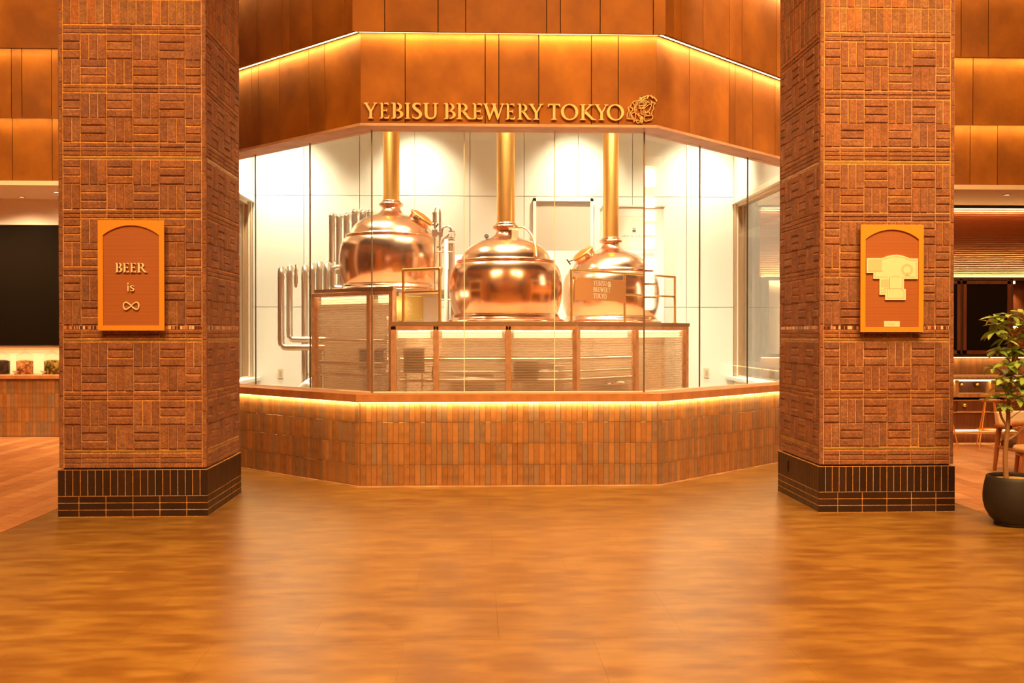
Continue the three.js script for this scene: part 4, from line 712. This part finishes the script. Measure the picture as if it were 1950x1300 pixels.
// ------------------------------------------------------------------ bar at the right
{ const s = shell('ceiling', 'low tan soffit over the bar at the right');
  add('slab', prism([[4.47, -13.3], [4.95, -13.3], [6.02, -14.2], [12.8, -14.2], [12.8, -16.2], [4.47, -16.2]], 3.535, 3.60), M.ceiling, s);
  const w = shell('wall_right_rear', 'rear wall of the bar at the right'); add('board', bx(8.4, 3.6, 0.15, 8.63, 1.8, -16.18), M.redWood, w);
  const ZR = -16.08;
  { const p = thing('ribbed_panel', 'copper wall panel of fine level ribs lit from above and below', 'panel', [8.65, 2.407, ZR]);
    const n = 36, h = 1.052, g = []; for (let i = 0; i < n; i++) { const y = (i + 0.5) * h / n; g.push(place(new THREE.CylinderGeometry(0.0135, 0.0135, 8.3, 8, 1, true, 0, PI).toNonIndexed(), 0, 0, 0, 0, 0, PI / 2).applyMatrix4(new THREE.Matrix4().makeRotationX(PI)).translate(0, y, 0.012)); }
    add('ribs', join(g), M.copperRib, p); add('sheet', bx(8.3, h, 0.02, 0, h / 2, 0), M.copperRib, p);
    add('top_channel', bx(8.3, 0.03, 0.14, 0, h + 0.045, 0.05), M.black, p);
    add('led_strip', bx(8.3, 0.012, 0.012, 0, h + 0.022, 0.08), M.led, p); strip(p, 0, h + 0.014, 0.08, 8.2, 0.014, 0, h - 0.3, -0.02, AMBER, 130);
    add('led_strip', bx(8.3, 0.012, 0.012, 0, -0.006, 0.09), M.led, p); strip(p, 0, 0.004, 0.09, 8.2, 0.014, 0, 0.3, -0.02, AMBER, 70); }
  { const c = thing('bar_cabinet', 'dark wall cabinet with a black glass door and a small lit niche behind the tree', 'cabinet', [8.65, 1.14, ZR + 0.02]);
    add('back', bx(8.3, 1.24, 0.02, 0, 0.62, 0), M.darkWood, c);
    add('top_board', bx(8.3, 0.05, 0.26, 0, 1.225, 0.11), M.darkWood, c); add('bottom_board', bx(8.3, 0.04, 0.26, 0, 0.02, 0.11), M.darkWood, c);
    const up = (x) => add('upright', bx(0.05, 1.2, 0.26, x - 8.65, 0.62, 0.11), M.darkWood, c); [4.55, 5.35, 7.62, 8.43, 9.25, 10.1].forEach(up);
    add('niche_back', bx(0.78, 1.15, 0.01, 4.95 - 8.65, 0.62, 0.016), M.peach, c); add('niche_back', bx(0.76, 1.15, 0.01, 8.84 - 8.65, 0.62, 0.016), M.redWood, c);
    add('led_strip', bx(0.74, 0.012, 0.012, 4.95 - 8.65, 1.19, 0.06), M.led, c); strip(c, 4.95 - 8.65, 1.182, 0.06, 0.74, 0.014, 4.95 - 8.65, 0.9, 0.0, AMBER, 40);
    const dr = (a, b) => { const g = add('door', join(bx(b - a, 0.05, 0.03, 0, 1.165, 0), bx(b - a, 0.06, 0.03, 0, 0.07, 0), bx(0.05, 1.15, 0.03, -(b - a) / 2 + 0.025, 0.62, 0), bx(0.05, 1.15, 0.03, (b - a) / 2 - 0.025, 0.62, 0)), M.redWood, c); g.position.set((a + b) / 2 - 8.65, 0, 0.25); add('glass_panel', bx(b - a - 0.09, 1.06, 0.01, 0, 0.62, 0), M.screen, g); };
    dr(5.38, 6.48); dr(6.5, 7.6); dr(7.65, 8.40); dr(9.28, 10.07); dr(10.12, 11.2);
    add('shelf', bx(0.74, 0.018, 0.2, 8.84 - 8.65, 0.14, 0.12), M.copperRib, c);
    add('spot_lamp', rod([8.50 - 8.65, 1.19, 0.15], [8.50 - 8.65, 1.15, 0.15], 0.03, 14), M.lens, c); const sp = spot(8.50, 1.14 + 1.13, ZR + 0.17, 8.48, 1.2, ZR + 0.05, AMBER, 3.2, 0.8, 0.8, 1); sp.name = 'niche_beam';
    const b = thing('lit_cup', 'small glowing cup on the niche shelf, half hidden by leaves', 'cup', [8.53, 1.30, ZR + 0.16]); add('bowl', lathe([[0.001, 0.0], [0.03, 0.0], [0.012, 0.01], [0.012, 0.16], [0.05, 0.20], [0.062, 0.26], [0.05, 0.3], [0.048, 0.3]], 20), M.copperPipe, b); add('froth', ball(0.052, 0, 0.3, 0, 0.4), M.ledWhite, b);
    const q = thing('bottle', 'small pale bottle standing on the niche shelf', 'bottle', [8.76, 1.30, ZR + 0.14]); add('body', lathe([[0.001, 0], [0.03, 0], [0.03, 0.11], [0.012, 0.15], [0.012, 0.19], [0.001, 0.19]], 18), M.cream, q); add('cap', rod([0, 0.19, 0], [0, 0.205, 0], 0.014, 12), M.brass, q); }
  { const p = thing('back_panel', 'lit wood panel between the dark cabinet and the bar', 'panel', [8.65, 0.80, ZR]); add('board', bx(8.3, 0.34, 0.03, 0, 0.17, 0.01), mat('warmWood', [0.30, 0.12, 0.04], 0.45, 0, { map: T.wood }), p); add('led_strip', bx(8.3, 0.012, 0.012, 0, 0.325, 0.10), M.led, p); strip(p, 0, 0.317, 0.10, 8.2, 0.014, 0, 0.05, 0.0, AMBER, 50); }
  { const c = thing('bar_counter', 'long dark red wood bar with brass knobs, lit ledge and lit foot rail', 'bar', [9.0, 0, -13.86]);   // front faces the lobby
    add('body', bx(7.6, 0.60, 0.5, 0, 0.30, -0.28), M.redWood, c); add('plinth', bx(7.6, 0.11, 0.46, 0, 0.055, -0.27), M.redWood, c);
    add('worktop', bx(7.7, 0.03, 0.66, 0, 0.905, -0.25, 0.004), M.tanWood, c); add('back_board', bx(7.6, 0.28, 0.03, 0, 0.74, -0.25), M.redWood, c);
    add('ledge', bx(7.6, 0.055, 0.26, 0, 0.655, -0.11, 0.004), M.tanWood, c);
    add('led_strip', bx(7.6, 0.02, 0.012, 0, 0.862, 0.02), M.led, c); strip(c, 0, 0.85, 0.01, 7.5, 0.014, 0, 0.6, -0.12, AMBER, 40);
    for (const y of [0.585, 0.42]) add('moulding', bx(7.6, 0.012, 0.02, 0, y, -0.025), M.copperFrame, c);
    for (let i = 0; i < 8; i++) { const x = 6.61 - 9.0 + i * 0.505 - 0.505;
      const sh = new THREE.Shape(); sh.moveTo(-0.02, 0.64); sh.lineTo(0.02, 0.64); sh.lineTo(0.02, 0.86); sh.lineTo(-0.02, 0.86); add('bracket', uvBox(new THREE.ExtrudeGeometry(sh, { depth: 0.03, bevelEnabled: true, bevelSize: 0.012, bevelThickness: 0.08, bevelSegments: 3 }).translate(x, 0, -0.07)), M.tanWood, c);
      add('knob', ball(0.032, x + 0.16, 0.80, -0.18), M.brass, c); add('knob', ball(0.032, x + 0.39, 0.80, -0.18), M.brass, c);
      const d = add('drawer', bx(0.46, 0.14, 0.02, x + 0.253, 0.505, -0.022, 0.003), M.redWood, c); add('knob', ball(0.03, x + 0.12, 0.52, 0.005), M.brass, d); add('edge', bx(0.46, 0.008, 0.012, x + 0.253, 0.432, -0.016), M.copperFrame, d); }
    add('foot_rail', rod([-3.8, 0.145, 0.05], [3.8, 0.145, 0.05], 0.016, 10), M.brass, c); add('led_strip', bx(7.6, 0.012, 0.012, 0, 0.175, -0.01), M.led, c); strip(c, 0, 0.165, 0.0, 7.5, 0.012, 0, 0, 0.1, AMBER, 40);
  }
  for (const [x, z] of [[6.9, -15.2], [7.75, -14.7], [8.6, -15.2], [5.2, -15.0]]) { const l = thing('downlight', `small round downlight in the bar soffit, ${x < 6 ? 'seen through the brew room window' : x < 7 ? 'nearest the right column' : x < 8 ? 'in the front row' : 'farthest right'}`, 'light', [x, 3.53, z]); add('ring', new THREE.TorusGeometry(0.05, 0.008, 6, 24).rotateX(PI / 2).toNonIndexed(), M.bronze, l); add('lens', rod([0, -0.002, 0], [0, 0.004, 0], 0.042, 20), M.lens, l); spot(x, 3.51, z, x, 0, z + 0.2, WARM, 4, 1.0, 0.9, 2); }
  // stools
  const st = thing('bar_stool', 'copper wire bar stool with a round wooden seat, behind the tree', 'stool', [6.73, 0, -13.17]);
  add('seat', lathe([[0.001, 0.612], [0.08, 0.612], [0.118, 0.622], [0.130, 0.635], [0.126, 0.648], [0.001, 0.652]], 36), M.tanWood, st);
  for (let i = 0; i < 4; i++) { const a = PI / 4 + 0.35 + i * PI / 2; add('leg', rod([0.07 * Math.cos(a), 0.62, 0.07 * Math.sin(a)], [0.20 * Math.cos(a), 0, 0.20 * Math.sin(a)], 0.009, 10, 0.0075), M.copperPipe, st); }
  add('foot_ring', new THREE.TorusGeometry(0.149, 0.007, 8, 40).rotateX(PI / 2).translate(0, 0.25, 0).toNonIndexed(), M.copperPipe, st);
  copyOf(st, 'copper wire bar stool mostly hidden by the right column', [6.08, 0, -13.12], 0.5);
  copyOf(st, 'copper wire bar stool behind the armchair, its legs just in view', [7.36, 0, -13.2], 0.1);
  // low armchair and round stool, cut by the picture's right edge
  const ch = thing('armchair', 'low wooden armchair with a cream upholstered back, cut by the right edge', 'chair', [6.02, 0, -10.75], 0);
  { const W = M.chairWood, sh = new THREE.Shape(); sh.moveTo(-0.27, 0.50); sh.lineTo(0.27, 0.50); sh.lineTo(0.30, 0.635); sh.quadraticCurveTo(0, 0.66, -0.30, 0.635); sh.lineTo(-0.27, 0.50);
    const bg = new THREE.ExtrudeGeometry(sh, { depth: 0.05, bevelEnabled: true, bevelSize: 0.012, bevelThickness: 0.012, bevelSegments: 2, steps: 1 }); add('backrest', uvBox(bg.translate(0, 0, -0.32)), M.creamFabric, ch);
    add('seat', bx(0.56, 0.09, 0.52, 0, 0.31, 0, 0.03), M.darkWood, ch);
    for (const s of [-1, 1]) { add('arm', join(bx(0.075, 0.035, 0.55, s * 0.30, 0.505, 0.0, 0.012)), W, ch); add('leg', rod([s * 0.30, 0.50, 0.24], [s * 0.335, 0, 0.28], 0.026, 10, 0.030), W, ch); add('leg', rod([s * 0.29, 0.50, -0.25], [s * 0.30, 0, -0.33], 0.030, 10, 0.020), W, ch); add('side_bar', rod([s * 0.30, 0.27, 0.24], [s * 0.29, 0.27, -0.25], 0.018), W, ch); }
    add('front_bar', rod([-0.30, 0.27, 0.23], [0.30, 0.27, 0.23], 0.022), W, ch); add('back_bar', rod([-0.29, 0.49, -0.27], [0.29, 0.49, -0.27], 0.024), W, ch); }
  const sd = thing('side_chair', 'wooden chair with a round leather seat and curved top rail beside the pot', 'chair', [5.42, 0, -9.65], -0.35);
  { const W = M.chairWood; add('seat', lathe([[0.001, 0.36], [0.17, 0.36], [0.225, 0.375], [0.235, 0.40], [0.22, 0.425], [0.12, 0.437], [0.001, 0.44]], 40), M.leather, sd);
    for (const [x, z] of [[-0.16, 0.14], [0.16, 0.14], [-0.17, -0.16], [0.17, -0.16]]) add('leg', rod([x * 0.85, z < 0 ? 0.60 : 0.37, z * 0.85], [x * 1.12, 0, z * 1.15], 0.024, 12, 0.017), W, sd);
    add('top_rail', pipe(smoothCurve([[-0.27, 0.60, 0.02], [-0.24, 0.615, -0.14], [0, 0.63, -0.22], [0.24, 0.615, -0.14], [0.27, 0.60, 0.02]], 4), 0.03, 0.01, 10), W, sd);
    add('seat_frame', new THREE.TorusGeometry(0.185, 0.018, 8, 32).rotateX(PI / 2).translate(0, 0.35, 0).toNonIndexed(), W, sd); }
}
// ------------------------------------------------------------------ backlit shelves out of frame at the right, seen mirrored in the slanting glass
{ const t = thing('display_shelf', 'tall white shelf tower of glowing round-cornered niches, seen mirrored in the right slanting glass', 'shelf', [7.75, 0, -11.03], -PI / 2);
  const Wd = 1.1, frame = new THREE.Shape([[-Wd / 2 - 0.07, 0], [Wd / 2 + 0.07, 0], [Wd / 2 + 0.07, 4.35], [-Wd / 2 - 0.07, 4.35]].map((p) => new THREE.Vector2(...p))), glowM = mat('nicheGlow', [1, 0.95, 0.8], 0.7, 0, { emissive: new THREE.Color().setRGB(1, 0.84, 0.55), emissiveIntensity: 6 });
  const round = (y0, y1, r = 0.1) => { const p = new THREE.Path(), x = Wd / 2; p.moveTo(-x + r, y0); p.lineTo(x - r, y0); p.quadraticCurveTo(x, y0, x, y0 + r); p.lineTo(x, y1 - r); p.quadraticCurveTo(x, y1, x - r, y1); p.lineTo(-x + r, y1); p.quadraticCurveTo(-x, y1, -x, y1 - r); p.lineTo(-x, y0 + r); p.quadraticCurveTo(-x, y0, -x + r, y0); return p; };
  for (const [a, b, n] of [[1.88, 2.73, 4], [2.86, 3.73, 4], [3.86, 4.2, 1]]) {
    frame.holes.push(round(a, b));
    add('glow_panel', bx(Wd + 0.06, b - a + 0.06, 0.02, 0, (a + b) / 2, -0.24), glowM, t);
    strip(t, 0, (a + b) / 2, -0.22, Wd - 0.05, b - a - 0.05, 0, (a + b) / 2, 1, CREAM, 2.2);
    for (let i = 1; i < n; i++) add('shelf_board', bx(Wd - 0.01, 0.022, 0.2, 0, a + (b - a) * i / n, -0.12), M.tanWood, t);
  }
  add('carcass', uvBox(new THREE.ExtrudeGeometry(frame, { depth: 0.24, bevelEnabled: false }).translate(0, 0, -0.23)), M.white, t);
  add('back', bx(Wd + 0.14, 4.35, 0.03, 0, 2.175, -0.27), M.white, t);
}
// ------------------------------------------------------------------ potted tree
{ const t = thing('potted_tree', 'umbrella tree in a round black pot, cut by the right edge', 'plant', [4.275, 0, -7.95]);
  add('pot', lathe([[0.001, 0.008], [0.15, 0.008], [0.155, 0.0], [0.16, 0.012], [0.155, 0.025], [0.19, 0.06], [0.222, 0.115], [0.238, 0.18], [0.240, 0.24], [0.233, 0.30], [0.222, 0.355], [0.214, 0.386], [0.206, 0.388], [0.204, 0.36]], 56), M.pot, t);
  add('soil', lathe([[0.001, 0.372], [0.10, 0.368], [0.207, 0.352]], 40), M.soil, t);
  const trunk = smoothCurve([[-0.075, 0.34, 0.0], [-0.085, 0.55, 0.0], [-0.07, 0.78, 0.01], [-0.06, 0.95, 0.0], [-0.045, 1.15, 0.0], [-0.02, 1.35, 0.0], [-0.03, 1.5, 0.0]], 3);
  const taper = []; for (let i = 1; i < trunk.length; i++) { const r = 0.021 - 0.012 * i / trunk.length; taper.push(rod(trunk[i - 1], trunk[i], r, 10)); taper.push(ball(r * 1.03, ...trunk[i], 1, 8)); }
  add('trunk', join(taper), M.bark, t);
  add('branch', pipe(smoothCurve([[-0.08, 0.66, 0], [0.0, 0.72, 0.02], [0.1, 0.84, 0.02], [0.2, 0.98, 0]], 3), 0.011, 0.02, 8), M.bark, t);
  add('branch', pipe(smoothCurve([[-0.075, 0.78, 0], [-0.12, 0.86, 0.0], [-0.13, 0.92, 0.0]], 3), 0.009, 0.02, 8), M.bark, t);
  const leafGeo = [0, 1, 2].map((v) => { const n = 7, L = 0.115, Wd = 0.021 + v * 0.003, P = [], I = [];
    for (let i = 0; i <= n; i++) { const s = i / n, w = Wd * Math.pow(Math.sin(PI * Math.min(1, 0.06 + s * 0.94)), 0.8) * (i === n ? 0 : 1), z = L * s, y = -0.018 * s * s * (1 + v * 0.7) ; P.push(-w, y + w * 0.28, z, 0, y, z, w, y + w * 0.28, z); }
    for (let i = 0; i < n; i++) for (const k of [0, 1]) { const a = i * 3 + k; I.push(a, a + 3, a + 1, a + 1, a + 3, a + 4); }
    const g = new THREE.BufferGeometry(); g.setAttribute('position', new THREE.BufferAttribute(new Float32Array(P), 3)); g.setIndex(I); g.computeVertexNormals(); g.setAttribute('uv', new THREE.BufferAttribute(new Float32Array(P.length / 3 * 2), 2)); return g; });
  const W = (px, py, dz = 0) => [(px - 1933) / 240.5, 1.52 + (633 - py) / 240.5 - 0.0, dz];
  const hubs = [[1893, 618, 0.02, 1], [1886, 632, 0.06, 1], [1906, 646, 0.05, 0.9], [1921, 600, 0.0, 1], [1946, 598, 0.0, 1.1], [1972, 590, 0.02, 1], [1905, 664, -0.03, 1], [1919, 668, 0.05, 0.9], [1932, 644, 0.04, 1], [1950, 634, -0.02, 1], [1968, 640, 0.05, 1], [1945, 664, 0.02, 1], [1890, 700, 0.0, 0.8], [1909, 694, 0.05, 0.9], [1900, 722, 0.06, 0.9], [1922, 716, -0.05, 1], [1941, 716, 0.08, 1.2], [1962, 712, 0, 1], [1890, 756, 0.04, 0.9], [1906, 772, 0.03, 0.8], [1928, 756, 0.05, 1], [1946, 762, 0.08, 1.1], [1965, 765, 0, 1], [1925, 690, 0.1, 0.9], [1955, 690, -0.05, 1], [1898, 604, -0.05, 0.9], [1934, 618, 0.06, 1], [1960, 612, 0.05, 1], [1895, 668, 0.03, 0.9], [1934, 672, -0.06, 1], [1912, 735, -0.04, 0.9], [1935, 740, 0.06, 1], [1955, 735, 0.03, 1], [1915, 620, -0.06, 1]];
  const q = new THREE.Quaternion(), twigs = [];
  for (const [px, py, dz, sc] of hubs) {
    const [hx, hy] = W(px, py), stemAt = trunk.reduce((a, b) => Math.abs(b[1] - (hy - 0.12)) < Math.abs(a[1] - (hy - 0.12)) ? b : a);
    twigs.push(rod(stemAt, [hx, hy, dz], 0.0035, 6, 0.002));
    const n = 8, a0 = rnd() * 6.28;
    for (let i = 0; i < n; i++) {
      const m = add('leaf', pick(leafGeo), pick(leafMats), t), a = a0 + i / n * 2 * PI + ru(-0.2, 0.2);
      m.position.set(hx, hy, dz); m.rotation.set(ru(-0.55, 0.35), a, ru(-0.4, 0.4), 'YXZ'); m.scale.setScalar(sc * ru(0.85, 1.25));
    }
  }
  add('twigs', join(twigs), M.bark, t);
}
// ------------------------------------------------------------------ lamp fittings for the ceiling lamps
lamps.forEach(([x, y, z, c]) => {
  if (y < 4) return;
  const brew = c === CREAM, top = brew ? BREW_CEIL : CEIL;
  const l = thing('ceiling_downlight', `round recessed downlight in the ${brew ? 'brew room' : 'lobby'} ceiling at ${Math.round(Math.abs(x) * 10)} by ${Math.round(Math.abs(z) * 10)} decimetres`, 'light', [x, top, z]);
  l.userData.label = brew ? 'round recessed downlight in the brew room ceiling, above the picture' : 'round recessed downlight in the lobby ceiling, above the picture'; l.userData.group = brew ? 'brew room ceiling downlights' : 'lobby ceiling downlights';
  add('ring', new THREE.TorusGeometry(0.06, 0.01, 6, 24).rotateX(PI / 2).translate(0, -0.004, 0).toNonIndexed(), M.bronze, l);
  add('lens', rod([0, -0.008, 0], [0, -0.003, 0], 0.052, 20), M.lens, l);
});
scene.updateMatrixWorld(true);
renderer.render(scene, camera);
